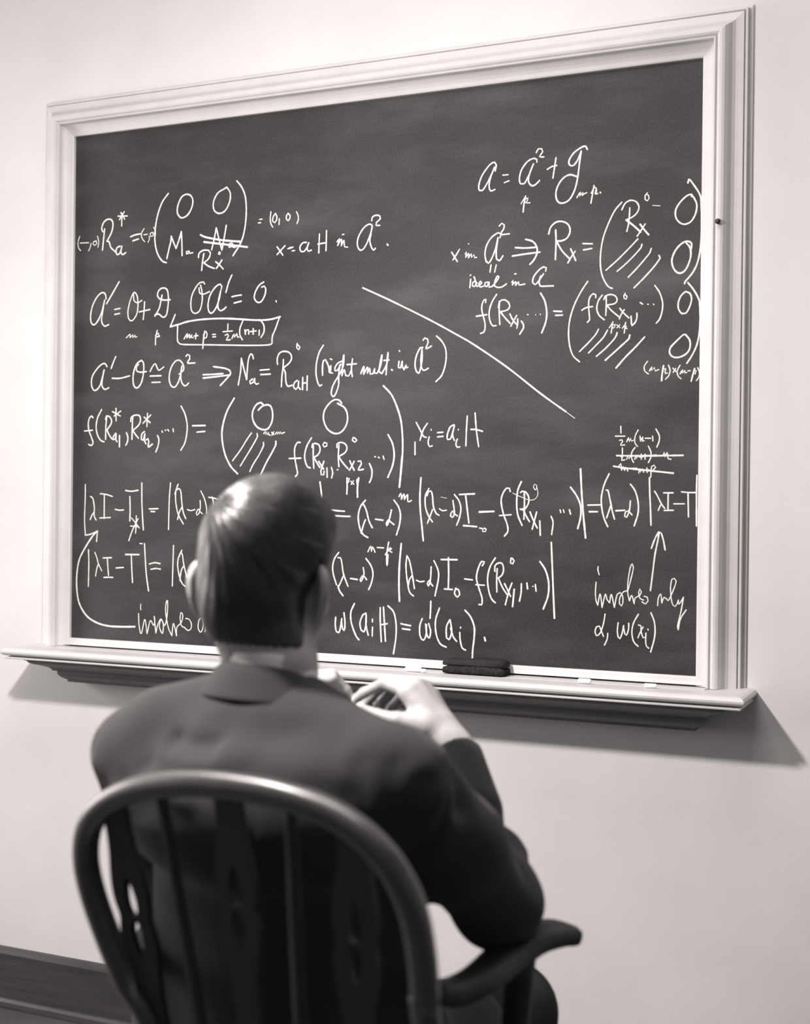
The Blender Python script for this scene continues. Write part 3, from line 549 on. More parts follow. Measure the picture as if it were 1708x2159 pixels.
30 14108,12734 14156,12664 14252,12479 14318,12396;30 14252,12488 14224,12441 14188,12357;32 14290,12702 14477,12703;34 14380,12693 14380,12378;32 14306,12355 14486,12361;30 14494,12487 14701,12489;32 14643,12723 14787,12711 14925,12711;34 14769,12705 14784,12235;35 14939,13046 14934,12706 14942,12059
@small chalk note one half n times n minus one above two struck out lines
27 13415,14022 13420,13885;27 13306,13826 13501,13824;27 13393,13741 13441,13753 13457,13721 13414,13646 13500,13651;27 13541,13711 13574,13795 13591,13714 13622,13785 13633,13725 13671,13738;27 13767,13943 13708,13822 13705,13691 13758,13619;27 13806,13821 13819,13723;27 13819,13723 13863,13811 13857,13717 13889,13730;27 13907,13778 14020,13777;27 14058,13818 14064,13725;30 14122,13957 14189,13835 14190,13723 14145,13603
27 13453,13590 13454,13467;27 13426,13411 13460,13420 13436,13342 13503,13354;27 13541,13364 13564,13429 13589,13373 13621,13425;27 13710,13597 13645,13504 13646,13373 13685,13301;27 13704,13363 13722,13429 13732,13372 13765,13438;27 13798,13409 13868,13409;27 13835,13465 13836,13363;27 13911,13465 13912,13362;27 13975,13623 14029,13501 14025,13390 13979,13297;27 14090,13445 14147,13445;27 14269,13426 14296,13500 14306,13407 14352,13499 14372,13370 14428,13360;38 13339,13438 13712,13432 14184,13432 14664,13437
27 13390,13238 13428,13280 13439,13139 13476,13219 13496,13139 13534,13204 13567,13129;27 13610,13185 13753,13185;27 13792,13092 13801,13181 13830,13110 13858,13176 13887,13107;27 13915,13148 13990,13157;27 13952,13194 13959,13101;27 14030,13008 14046,13222 14093,13244 14127,13203 14075,13147;38 13278,13227 13524,13189 13905,13148 14478,13088
@upright chalk arrow at the right above the words involves only
35 14051,10772 14090,11108 14133,11482 14186,11762 14212,11921;35 14060,11607 14129,11798 14202,11930;35 14202,11930 14249,11912 14298,11764 14334,11580
@chalk words involves only, alpha, omega of x i at the lower right
26 12985,11216 12980,11150 13010,11052;26 12947,10902 12936,10693 12948,10542 12988,10440;26 12988,10440 13034,10669 13076,10396;26 13076,10396 13141,10673 13171,10570 13230,10497;26 13230,10497 13263,10668 13327,10410;26 13327,10410 13382,10672 13439,10712 13494,10639 13499,10507 13471,10440 13432,10486 13440,10618 13516,10733 13592,10755
25 13592,10727 13674,11058 13704,11228 13677,11292 13640,11207 13599,10943 13596,10718 13633,10550;25 13633,10550 13679,10664 13728,10498;25 13728,10498 13746,10611 13840,10670 13868,10746 13839,10801 13817,10726 13841,10614 13917,10580;25 13926,10655 13992,10639 14006,10565 13956,10503 13884,10545
25 14197,10479 14209,10628 14258,10714 14279,10535;25 14279,10535 14321,10651 14368,10625 14405,10584 14469,10712 14541,10900 14559,10975 14521,11029 14475,11009 14449,10860 14460,10657 14496,10510 14541,10475 14583,10532 14606,10607;25 14606,10607 14614,10524 14665,10591 14705,10666;28 14705,10666 14667,10424 14623,10219 14597,10107 14611,10025;28 14611,10025 14651,10239 14760,10419
30 13140,10270 13109,10076 13043,9883 12966,9826 12936,9897 12964,10003 13022,10024 13062,9941 13112,9820;28 13198,9887 13190,9777 13134,9646;30 13408,10108 13394,9957 13411,9826 13450,9790 13497,9924 13520,10057;30 13520,10029 13545,9898 13580,9862 13620,9987 13623,10109
30 13816,10295 13723,10123 13688,9933 13728,9748 13818,9659;28 13819,10080 13866,10073 13878,9943 13917,9833 13954,9844;28 13914,10047 13849,9923 13813,9827;30 13972,9929 13968,9779 13985,9668 14032,9633;26 14009,10014 14015,9987;32 14067,10334 14139,10142 14148,9881 14071,9561
@chalk equation lambda minus alpha to the n minus p with f of R x one, lower row
38 7161,11354 7060,11216 7018,11040 7040,10866 7116,10650;41 7153,10625 7191,10521 7278,10415;38 7146,11240 7207,11242 7245,11112 7284,10895 7397,10626;38 7284,10851 7213,10696 7154,10585;35 7455,10798 7624,10780;35 7761,11044 7780,10889 7709,10735 7685,10767 7744,10866 7792,10846 7846,10783;38 7823,11241 7945,11088 7995,10917 7961,10722 7896,10572
33 7869,11389 7933,11509 7953,11402;33 7953,11402 7976,11499 8005,11457 8037,11382;33 8090,11485 8242,11480;37 8359,11605 8322,11378 8316,11206 8332,11099 8346,11336;33 8282,11334 8368,11454 8403,11487;33 8427,11467 8380,11412 8439,11392
47 8655,11579 8619,11129 8612,10701 8628,10348;37 8792,11326 8771,11112 8798,10835 8859,10560 8953,10474;37 8792,11326 8851,11221 8912,10967 8974,10632;37 8913,10903 8856,10816 8834,10708;34 9019,10810 9100,10781 9199,10795;37 9356,11107 9341,10832 9297,10692 9269,10744 9319,10820 9354,10747 9400,10702;37 9417,11236 9511,11048 9524,10859 9449,10493
40 9583,11266 9944,11271;40 9746,11308 9755,10971 9750,10645;40 9664,10648 9841,10642;40 9924,10672 9891,10566 9960,10485 10009,10539 9981,10643 9917,10666;36 10117,10874 10292,10859
38 10507,11159 10555,11241 10493,11251 10421,11110 10381,10901 10438,10694 10510,10488 10504,10349 10442,10352;32 10368,10761 10561,10756;37 10794,11333 10679,11141 10628,10909 10655,10656 10724,10474 10806,10403
37 10839,11111 10829,10869 10837,10628;37 10790,11052 10789,11167 10862,11227 10947,11218 10978,11104 10950,10988 10865,10916;37 10865,10916 10953,10735 11052,10590;37 11140,11337 11129,11234 11177,11219 11206,11282 11164,11333
37 11001,10806 11075,10671 11137,10547;37 11165,10823 11099,10649 11025,10370;37 11215,10699 11183,10336;37 11368,10814 11365,10635 11331,10456;37 11488,10834 11503,10713;29 11615,10774 11620,10765;37 11669,10810 11688,10674
41 11764,11281 11884,11108 11953,10861 11943,10589 11846,10317;42 12000,11677 12025,11225 12055,10661 12085,10138
@chalk equation omega of a i H equals omega prime of a i
40 7105,9939 7097,9774 7128,9623 7190,9608 7236,9781 7254,9913;40 7248,9869 7274,9695 7318,9658 7333,9829 7306,10046;40 7558,10256 7476,10075 7478,9879 7541,9686 7615,9538 7676,9476
40 7837,10058 7766,10022 7696,9846 7729,9685 7794,9651 7840,9809 7845,10026;40 7845,10026 7840,9809 7898,9585;40 7997,9762 7994,9574;37 7994,9935 7995,9877;40 8177,10191 8180,9911 8210,9460;40 8253,10205 8275,9915 8309,9476;40 8198,9826 8347,9854
40 8359,10237 8490,10118 8551,9885 8555,9585 8501,9218;40 8669,9869 8774,9852 8896,9837;40 8705,9764 8880,9751
39 9163,10000 9108,9845 9116,9632 9194,9542 9256,9663 9262,9875;39 9241,9886 9274,9664 9329,9596 9358,9739 9312,9901;39 9355,10378 9352,10209 9342,10015;39 9555,10241 9469,9979 9485,9698 9577,9491 9717,9424
39 9793,10005 9719,9850 9727,9616 9783,9584 9839,9762 9803,9994;39 9813,9831 9878,9647 9954,9558;39 10022,9748 10034,9585 10081,9424 10156,9387;36 10038,9860 10038,9841;42 10134,10218 10260,10084 10344,9879 10344,9647 10317,9414 10308,9193;45 10574,9670 10594,9602
'''


def catmull(p, step):
    p = np.array(p, float)
    if len(p) < 3:
        if len(p) == 1: p = np.vstack([p, p + [.0008, 0]])
        return p
    q = np.vstack([2 * p[0] - p[1], p, 2 * p[-1] - p[-2]])
    out = []
    for i in range(1, len(q) - 2):
        a, b, c, d = q[i - 1:i + 3]
        n = max(1, min(8, int(np.linalg.norm(c - b) / step)))
        for t in np.linspace(0, 1, n, endpoint=False):
            out.append(.5 * ((2 * b) + (c - a) * t + (2 * a - 5 * b + 4 * c - d) * t * t + (3 * b - a - 3 * c + d) * t ** 3))
    out.append(q[-2])
    return np.array(out)


def ribbon(V, Fc, pts, w, lift):
    """chalk line lying on the slate: uneven width, rounded ends"""
    p = catmull(pts, .004)
    seg = np.linalg.norm(np.diff(p, axis=0), axis=1)
    keep = np.concatenate([[True], seg > 1e-5])
    p = p[keep]
    if len(p) < 2: return
    d = np.gradient(p, axis=0)
    d /= np.linalg.norm(d, axis=1)[:, None] + 1e-9
    nrm = np.stack([-d[:, 1], d[:, 0]], 1)
    r = np.full(len(p), w / 2) * (1 + rng.normal(0, .07, len(p)))
    p = np.vstack([p[0] - d[0] * w * .45, p[0] - d[0] * w * .25, p, p[-1] + d[-1] * w * .25, p[-1] + d[-1] * w * .45])
    nrm = np.vstack([nrm[0], nrm[0], nrm, nrm[-1], nrm[-1]])
    r = np.concatenate([[w * .18, w * .4], r, [w * .4, w * .18]])
    b = len(V)
    for i in range(len(p)):
        a = p[i] + nrm[i] * r[i]; c = p[i] - nrm[i] * r[i]
        V.append((a[0], -lift * .5, a[1])); V.append((p[i][0], -lift, p[i][1])); V.append((c[0], -lift * .5, c[1]))
    for i in range(len(p) - 1):
        k = b + i * 3
        Fc.append((k, k + 3, k + 4, k + 1)); Fc.append((k + 1, k + 4, k + 5, k + 2))


k_ = 0
for block in STROKES.strip().split('@')[1:]:
    lines = block.strip().split('\n')
    V, Fc = [], []
    for ln in lines[1:]:
        for s in ln.split(';'):
            s = s.split()
            if not s: continue
            w = int(s[0]) * .88e-4
            pts = [tuple(int(c) * 1e-4 for c in q.split(',')) for q in s[1:]]
            k_ += 1
            ribbon(V, Fc, pts, w, .0003 + .00004 * (k_ % 7))
    o = mesh_obj('chalk_writing', V, Fc, M_CHALK, board)
    tag(o, lines[0].strip())

# ------------------------------------------------------------------ eraser and chalk on the ledge


def eraser(loc, rz):
    root = empty('blackboard_eraser', loc, 'dark felt blackboard eraser lying on the chalk ledge', 'eraser')
    L, W = .134, .046

    def slab(name, z0, z1, m, wob, inset=0, n=26):
        V = []
        for i in range(n):
            x = -L / 2 + L * i / (n - 1)
            e = min(1, (min(i, n - 1 - i) + .35) / 2.2)
            w = (W / 2 - inset) * (.80 + .2 * e)
            t = z1 + wob * (math.sin(x * 75 + 1) * .5 + math.sin(x * 31) * .7) - (1 - e) * .005
            s = .003
            for y, z in ((-w, z0 + s), (-w, t - s), (-w + s, t), (w - s, t), (w, t - s), (w, z0 + s), (w - s, z0), (-w + s, z0)):
                V.append((x, y, z))
        fc = grid_faces(n, 8, True) + [tuple(range(8))[::-1], tuple(range((n - 1) * 8, n * 8))]
        o = mesh_obj(name, V, [tuple(reversed(q)) for q in fc], m, None, True)
        o.parent = root
        return o
    slab('felt_pad', 0.0002, .0160, M_FELT, .0006)
    slab('wooden_back', .0158, .0292, M_EWOOD, .0020, .0008)
    root.rotation_euler = (0, 0, rz)


eraser((1.0535, -0.0362, 0.8960), .02)


def chalk(loc, rz, L, r, label, group=None):
    n = 12
    V = []
    pr = [(-L / 2, r * .75), (-L / 2 + r * .25, r), (0, r * 1.02), (L / 2 - r * .5, r * .97), (L / 2, r * .6)]
    for x, q in pr:
        for j in range(n):
            t = 2 * math.pi * j / n
            V.append((x, q * math.cos(t), q * math.sin(t)))
    fc = grid_faces(len(pr), n, True) + [tuple(range(n))[::-1], tuple(range((len(pr) - 1) * n, len(pr) * n))]
    o = mesh_obj('chalk_stick', V, fc, M_STICK, None, True)
    o.location = (loc[0], loc[1], loc[2] + r)
    o.rotation_euler = (0, 0, rz)
    tag(o, label, 'chalk')


chalk((0.9278, -0.0702, 0.8960), .03, .036, .0048, 'long white chalk stick lying on the ledge left of the eraser')
chalk((0.9537, -0.0782, 0.8965), .5, .011, .0038, 'tiny white chalk stub on the ledge between the long stick and the eraser')
chalk((1.2960, -0.0775, 0.8960), -.05, .026, .0048, 'white chalk piece on the ledge right of the eraser, nearer the eraser')
chalk((1.4267, -0.0797, 0.8965), .08, .024, .0040, 'white chalk piece on the ledge nearest its right end')

# ------------------------------------------------------------------ modelling with distance fields


def nets(fn, lo, hi, h):
    """surface nets over a distance field; fn takes (N,3) and returns (N,)"""
    ax = [np.arange(lo[i], hi[i] + h, h, dtype=np.float32) for i in range(3)]
    nx, ny, nz = map(len, ax)
    vol = np.empty((nx, ny, nz), np.float32)
    yy, zz = np.meshgrid(ax[1], ax[2], indexing='ij')
    c = max(1, 200000 // (ny * nz))
    for i in range(0, nx, c):
        xs = ax[0][i:i + c]
        P_ = np.empty((len(xs), ny, nz, 3), np.float32)
        P_[..., 0] = xs[:, None, None]; P_[..., 1] = yy; P_[..., 2] = zz
        vol[i:i + c] = fn(P_.reshape(-1, 3)).reshape(len(xs), ny, nz)
    s = vol < 0
    cnt = np.zeros((nx - 1, ny - 1, nz - 1), np.int8)
    for a in (0, 1):
        for b in (0, 1):
            for d in (0, 1):
                cnt += s[a:nx - 1 + a, b:ny - 1 + b, d:nz - 1 + d]
    act = (cnt > 0) & (cnt < 8)
    I, J, K = np.nonzero(act)
    idm = np.full(act.shape, -1, np.int32)
    idm[I, J, K] = np.arange(len(I))
    acc = np.zeros((len(I), 3), np.float32); num = np.zeros(len(I), np.float32)
    C = [(0, 0, 0), (1, 0, 0), (0, 1, 0), (1, 1, 0), (0, 0, 1), (1, 0, 1), (0, 1, 1), (1, 1, 1)]
    E_ = [(0, 1), (2, 3), (4, 5), (6, 7), (0, 2), (1, 3), (4, 6), (5, 7), (0, 4), (1, 5), (2, 6), (3, 7)]
    for a, b in E_:
        ca, cb = C[a], C[b]
        va = vol[I + ca[0], J + ca[1], K + ca[2]]; vb = vol[I + cb[0], J + cb[1], K + cb[2]]
        m = (va < 0) != (vb < 0)
        t = np.where(m, va / np.where(m, va - vb, 1), 0)
        for q in range(3):
            acc[:, q] += np.where(m, ca[q] + t * (cb[q] - ca[q]), 0)
        num += m
    pos = acc / num[:, None] + np.stack([I, J, K], 1)
    pos = pos * h + np.array(lo, np.float32)
    quads = []
    for axis in range(3):
        sh = [slice(1, -1)] * 3
        sl0 = [slice(1, n - 1) for n in (nx, ny, nz)]
        sl0[axis] = slice(0, (nx, ny, nz)[axis] - 1)
        sl1 = list(sl0); sl1[axis] = slice(1, (nx, ny, nz)[axis])
        a = s[tuple(sl0)]; b = s[tuple(sl1)]
        i, j, k = np.nonzero(a != b)
        flip = a[i, j, k]
        base = [i + 1, j + 1, k + 1]
        base[axis] = [i, j, k][axis]
        u, w = [(1, 2), (2, 0), (0, 1)][axis]
        q = []
        for du, dw in ((0, 0), (1, 0), (1, 1), (0, 1)):
            cc = [base[0].copy(), base[1].copy(), base[2].copy()]
            cc[u] = cc[u] - 1 + du; cc[w] = cc[w] - 1 + dw
            q.append(idm[cc[0], cc[1], cc[2]])
        q = np.stack(q, 1)
        q[~flip] = q[~flip][:, ::-1]
        quads.append(q)
    return pos, np.concatenate(quads).astype(np.int32)


def rc(p, a, b, ra, rb=None):
    rb = ra if rb is None else rb
    a = np.array(a, np.float32); b = np.array(b, np.float32)
    ab = b - a
    t = np.clip(((p - a) @ ab) / max(float(ab @ ab), 1e-9), 0, 1)
    d = p - a - t[:, None] * ab
    return np.sqrt((d * d).sum(1)) - (ra + t * (rb - ra))


def ell(p, c, r, A=None):
    q = p - np.array(c, np.float32)
    if A is not None: q = q @ np.array(A, np.float32).T      # rows of A: local axes
    r = np.array(r, np.float32)
    k0 = np.sqrt(((q / r) ** 2).sum(1)); k1 = np.sqrt(((q / (r * r)) ** 2).sum(1))
    return k0 * (k0 - 1) / np.maximum(k1, 1e-6)


def smin(a, b, k):
    h = np.clip(.5 + .5 * (b - a) / k, 0, 1)
    return b + (a - b) * h - k * h * (1 - h)


def smax(a, b, k): return -smin(-a, -b, k)


def polydist(p2, pts):
    d = np.full(len(p2), 9., np.float32)
    for a, b in zip(pts[:-1], pts[1:]):
        a = np.array(a, np.float32); b = np.array(b, np.float32)
        ab = b - a
        t = np.clip(((p2 - a) @ ab) / max(float(ab @ ab), 1e-9), 0, 1)
        q = p2 - a - t[:, None] * ab
        d = np.minimum(d, np.sqrt((q * q).sum(1)))
    return d


# ------------------------------------------------------------------ the seated man
SHL, SHR = np.array((1.0755, -1.2414, 0.9343)), np.array((1.4369, -1.2616, 0.9312))
ELR, WRR = np.array((1.4787, -1.0745, 0.7598)), np.array((1.3586, -0.9137, 0.9015))
ELL, WRL = np.array((1.0086, -1.0425, 0.7123)), np.array((1.0903, -0.8958, 0.9181))
MS = (SHL + SHR) / 2
bx = SHR - SHL; bx[2] = 0; bx /= np.linalg.norm(bx)
bz = np.array([0, 0, 1.]); by = np.cross(bz, bx)
BA = np.stack([bx, by, bz]).astype(np.float32)


def B(x, y, z): return MS + bx * x + by * y + bz * z


def tob(p): return (p - MS.astype(np.float32)) @ BA.T


NECK = np.array((1.2333, -1.2091, 1.0489))
HIP = B(.0, .07, -.38)
man = empty('person', (HIP[0], HIP[1], 0), 'man in dark suit jacket seen from behind, seated with hands joined near his chin', 'person')

# head frame
hyaw = math.radians(8); hroll = math.radians(2)
hf = np.array([-math.sin(hyaw), math.cos(hyaw), -.03]); hf /= np.linalg.norm(hf)
hx = np.cross(hf, [0, 0, 1.]); hx /= np.linalg.norm(hx)
hz = np.cross(hx, hf)
hx, hz = hx * math.cos(hroll) - hz * math.sin(hroll), hz * math.cos(hroll) + hx * math.sin(hroll)
HA = np.stack([hx, hf, hz]).astype(np.float32)
HO = np.array((1.2064, -1.1768, 1.1363))


def toh(p): return (p - HO.astype(np.float32)) @ HA.T


def H(x, y, z): return HO + hx * x + hf * y + hz * z


def ear(q, s):
    """q in head frame, s = side"""
    a = math.radians(26)
    ex = np.array([s * math.cos(a) , -math.sin(a), 0]); # outward-backward
    c = np.array([s * .0690, -.006, -.004])
    # plane of the ear: normal tilted outwards and forwards
    n = np.array([s * math.sin(math.radians(42)), math.cos(math.radians(42)), 0.])
    t = np.array([s * math.cos(math.radians(42)), -math.sin(math.radians(42)), 0.])
    A = np.stack([t, n, [0, 0, 1.]])
    r = (q - c.astype(np.float32)) @ A.T.astype(np.float32)
    tt = r[:, 0] - .006; nn = r[:, 1]; zz = r[:, 2]
    w = .0195 + .35 * np.clip(zz, -.03, .03) * .35
    k = np.sqrt((tt / w) ** 2 + (zz / .0335) ** 2)
    disc = np.maximum((k - 1) * .018, np.abs(nn + .10 * tt) - .0035)
    rim = np.sqrt(((k - .9) * .018) ** 2 + (nn - .002) ** 2) - .0042
    lobe = ell(r, (-.001, 0, -.030), (.010, .005, .010))
    root = ell(r, (-.008, -.003, -.004), (.012, .010, .022))
    e = smin(smin(smin(disc, rim, .004), lobe, .006), root, .006)
    return smax(e, -ell(r, (.002, .0065, -.004), (.0095, .0060, .0165)), .003)


def head_sdf(p, ears=True):
    q = toh(p)
    d = ell(q, (0, -.008, .050), (.0680, .088, .076))
    d = smin(d, ell(q, (0, .040, -.010), (.060, .062, .075)), .03)      # face
    d = smin(d, ell(q, (0, .052, -.070), (.040, .042, .030)), .03)      # jaw and chin
    d = smin(d, rc(q, (-.050, .010, -.048), (-.018, .075, -.085), .016, .014), .02)
    d = smin(d, rc(q, (.050, .010, -.048), (.018, .075, -.085), .016, .014), .02)
    d = smin(d, ell(q, (0, -.045, -.010), (.055, .045, .050)), .03)     # occiput
    d = smin(d, rc(q, (-.026, .088, .024), (.026, .088, .024), .010), .012)  # brow
    d = smin(d, rc(q, (0, .098, .014), (0, .117, -.020), .007, .0105), .010)  # nose
    d = smin(d, rc(q, (-.010, .103, -.022), (.010, .103, -.022), .007), .006)
    for s in (-1, 1):
        d = smax(d, -ell(q, (s * .031, .106, .006), (.016, .013, .011)), .008)  # sockets
        d = smin(d, ell(q, (s * .031, .0895, .0115), (.0150, .0125, .0060)), .003)   # upper lid
        d = smin(d, ell(q, (s * .031, .0885, .0000), (.0145, .0115, .0050)), .003)
        d = smin(d, ell(q, (s * .043, .070, -.022), (.018, .018, .014)), .012)   # cheekbones
    d = smin(d, ell(q, (0, .078, -.052), (.030, .022, .024)), .012)
    d = smin(d, rc(q, (-.017, .0945, -.0480), (.017, .0945, -.0480), .0045), .005)  # lips
    d = smin(d, rc(q, (-.014, .0940, -.0575), (.014, .0940, -.0575), .0050), .005)
    d = smax(d, -rc(q, (-.022, .101, -.0528), (.022, .101, -.0528), .0022), .002)
    d = smin(d, ell(q, (0, .076, -.086), (.022, .020, .015)), .012)
    if ears:
        for s in (-1, 1): d = smin(d, ear(q, s), .004)
    # neck down into the collar
    nb = NECK + np.array([0, 0, -.10])
    t0 = H(0, -.012, -.03)
    n1 = rc(p, t0, NECK + by * .012, .052, .0485)
    n2 = rc(p, NECK + by * .012, nb + by * .01, .0485, .064)
    d = smin(d, smin(n1, n2, .02), .022)
    d = smin(d, rc(p, H(-.018, -.045, -.04), NECK - by * .008 - bx * .018, .027, .029), .02)
    d = smin(d, rc(p, H(.018, -.045, -.04), NECK - by * .008 + bx * .018, .027, .029), .02)
    return d


def hand_sdf(p, wrist, elbow, mcps, fingers, thumb, palm_r=.0150):
    d = rc(p, wrist, wrist + (elbow - wrist) * .45, .0255, .030)
    mid = sum(mcps) / len(mcps)
    d = smin(d, rc(p, wrist, wrist + (mid - wrist) * .35, .0245, .021), .012)
    for i, m in enumerate(mcps):
        root = wrist + (m - wrist) * .12 + (m - mid) * .35
        d = smin(d, rc(p, root, m, .0165, palm_r - .0008 * abs(i - 1)), .013)
    for f_ in fingers:
        r = f_[0]
        for k in range(len(f_) - 2):
            d = smin(d, rc(p, f_[k + 1], f_[k + 2], r * (1 - .07 * k), r * (.93 - .07 * k)), .0035 if k else .006)
    d = smin(d, rc(p, thumb[0], thumb[1], .017, .0125), .014)
    for k in range(1, len(thumb) - 1):
        d = smin(d, rc(p, thumb[k], thumb[k + 1], .0118 - .001 * k, .0108 - .001 * k), .004)
    # finger nails and knuckles are left to the surface bumps below
    for m in mcps:
        d = smin(d, ell(p, m, (.0115, .0115, .0115)), .006)
    return d


def V3(*a): return np.array(a, float)


# right hand (photographer's right): back of the hand to the camera, fingers meet the left hand's tips
WR = np.array((1.3488, -0.8961, 0.9068))
R_M = [np.array((1.2786, -0.8940, 0.9775)), np.array((1.2791, -0.8719, 0.9828)), np.array((1.2811, -0.8492, 0.9788)), np.array((1.2845, -0.8291, 0.9657))]
R_F = [[.0086, R_M[0], np.array((1.2374, -0.8904, 0.9883)), np.array((1.2087, -0.8922, 0.9732)), np.array((1.1931, -0.8937, 0.9615))],
       [.0094, R_M[1], np.array((1.2294, -0.8666, 0.9857)), np.array((1.2059, -0.8640, 0.9633)), np.array((1.1936, -0.8695, 0.9482))],
       [.0092, R_M[2], np.array((1.2266, -0.8438, 0.9746)), np.array((1.2105, -0.8445, 0.9501)), np.array((1.2069, -0.8527, 0.9359))],
       [.0086, R_M[3], np.array((1.2365, -0.8220, 0.9615)), np.array((1.2228, -0.8282, 0.9433)), np.array((1.2200, -0.8382, 0.9293))]]
R_T = [np.array((1.3085, -0.9105, 0.9358)), np.array((1.2748, -0.9233, 0.9436)), np.array((1.2427, -0.9211, 0.9468)), np.array((1.2158, -0.9187, 0.9531))]
# left hand, mostly behind the jacket collar
WL = np.array((1.1026, -0.9012, 0.9267))
L_M = [np.array((1.1419, -0.9327, 0.9878)), np.array((1.1281, -0.9169, 0.9932)), np.array((1.1142, -0.9012, 0.9906)), np.array((1.1012, -0.8884, 0.9800))]
L_F = [[.0092, L_M[0], np.array((1.1712, -0.9197, 0.9935)), np.array((1.1816, -0.9042, 0.9736)), np.array((1.1895, -0.8954, 0.9595))],
       [.0094, L_M[1], np.array((1.1620, -0.9018, 0.9963)), np.array((1.1752, -0.8852, 0.9735)), np.array((1.1835, -0.8740, 0.9535))],
       [.0090, L_M[2], np.array((1.1501, -0.8842, 0.9895)), np.array((1.1643, -0.8693, 0.9653)), np.array((1.1771, -0.8637, 0.9448))],
       [.0080, L_M[3], np.array((1.1344, -0.8715, 0.9760)), np.array((1.1505, -0.8601, 0.9563)), np.array((1.1630, -0.8569, 0.9387))]]
L_T = [np.array((1.1279, -0.9227, 0.9452)), np.array((1.1627, -0.9345, 0.9641)), np.array((1.1880, -0.9343, 0.9552)), np.array((1.2044, -0.9194, 0.9504))]


def bounds(pts, pad):
    a = np.array(pts)
    return a.min(0) - pad, a.max(0) + pad


parts = []
lo, hi = bounds([H(0, 0, .14), H(.1, 0, 0), H(-.1, 0, 0), H(0, .13, 0), H(0, -.11, 0), NECK - [0, 0, .08]], .014)
parts.append(nets(head_sdf, lo, hi, .0026))
for args in ((WR, ELR, R_M, R_F, R_T), (WL, ELL, L_M, L_F, L_T)):
    pts = [args[0] + (args[1] - args[0]) * .5] + args[2] + [q for f_ in args[3] for q in f_[1:]] + args[4]
    lo, hi = bounds(pts, .036)
    parts.append(nets(lambda p, a=args: hand_sdf(p, *a), lo, hi, .0019))


def trunk_sdf(p):
    b = tob(p)
    d = ell(b, (0, .052, -.14), (.135, .065, .17))
    d = smin(d, ell(b, (0, .105, -.37), (.135, .085, .14)), .05)
    d = smin(d, rc(b, (-.11, .01, -.02), (.11, .01, -.02), .032), .03)
    for s, e, w in ((SHL, ELL, WRL), (SHR, ELR, WRR)):
        d = smin(d, rc(p, s, e, .038, .034), .02)
        d = smin(d, rc(p, e, e + (w - e) * .8, .033, .022), .01)
    return d


lo, hi = bounds([SHL, SHR, ELL, ELR, HIP, WRR, WRL], .14)
parts.append(nets(trunk_sdf, lo, hi, .009))


def leg_points(s):
    hip = B(s * .095, .10, -.40)
    knee = B(s * (.10 if s > 0 else .15), .50, -.43)
    ank = B(s * (.11 if s > 0 else .14), .50, -MS[2] + .10)
    return hip, knee, ank


KN = {s: leg_points(s) for s in (-1, 1)}


def legs_sdf(p, g_=0.0):
    d = None
    for s in (-1, 1):
        h_, k_, a_ = KN[s]
        e = smin(rc(p, h_, k_, .076 + g_, .056 + g_), rc(p, k_, a_, .055 + g_, .038 + g_ * 1.6), .02)
        d = e if d is None else smin(d, e, .03)
    b = tob(p)
    return smin(d, ell(b, (0, .10, -.38), (.155 + g_, .105 + g_, .085 + g_)), .04)


lo, hi = bounds([q for s in (-1, 1) for q in KN[s]] + [HIP], .13)
parts.append(nets(legs_sdf, lo, hi, .011))
off = 0; VV = []; FF = []
for v_, f_ in parts:
    VV.append(v_); FF.append(f_ + off); off += len(v_)
body = mesh_obj('body', np.concatenate(VV), np.concatenate(FF), M_SKIN, man, True)

for s in (-1, 1):
    c = H(s * .031, .0880, .006)
    e = lathe('eye', [(.0005, -.0115), (.006, -.010), (.0100, -.0055), (.0115, 0), (.0100, .0055), (.006, .0098), (.0005, .0115)], c, hf, M_EYE, body, 16)
    lathe('iris', [(.0052, .0098), (.0050, .0106), (.0022, .0116), (.0004, .0118)], c, hf, M_IRIS, e, 12)

# --- finger and thumb nails


def nail(tip, prev, normal, r):
    d = tip - prev; d /= np.linalg.norm(d)
    n = np.array(normal, float); n -= d * (n @ d); n /= np.linalg.norm(n)
    s = np.cross(d, n)
    V = []
    for i in range(6):
        for j in range(5):
            a = (j - 2) / 2 * 1.0
            t = i / 5
            ww = r * (1.02 if 0 < i < 5 else .9)
            V.append(tuple(tip + d * (t * .0105 - .0035) + n * (math.cos(a) * ww * (1 - .10 * t * t)) + s * math.sin(a) * ww * .95))
    return V


V, Fc = [], []
camp = np.array([2.0225, -2.5919, 1.24])
for tip, prev, r in ((R_T[-1], R_T[-2], .0100), (L_T[-1], L_T[-2], .0100), (R_F[0][-1], R_F[0][-2], .0082), (L_F[0][-1], L_F[0][-2], .0082)):
    n = camp - tip + np.array([0, 0, 1.2])
    b0 = len(V)
    V += nail(tip, prev, n, r)
    Fc += [tuple(b0 + k for k in q) for q in grid_faces(6, 5)]
tag(mesh_obj('fingernails', V, Fc, mat('nail_keratin', g(.8), .25, .5), body, True), 'pale fingernails')

# --- hair: a combed cap with separate strands
WHORL = H(-.038, -.070, .108)


def cap_sdf(p):
    q = toh(p)
    d = ell(q, (0, -.008, .050), (.0722, .0940, .0820))
    d = smin(d, ell(q, (.016, -.004, .066), (.056, .080, .068)), .03)      # fuller on the right and top
    d = smin(d, ell(q, (0, -.044, -.006), (.0560, .0490, .058)), .03)
    d = smin(d, ell(q, (.010, .055, .082), (.054, .050, .040)), .03)      # quiff over the brow
    return d


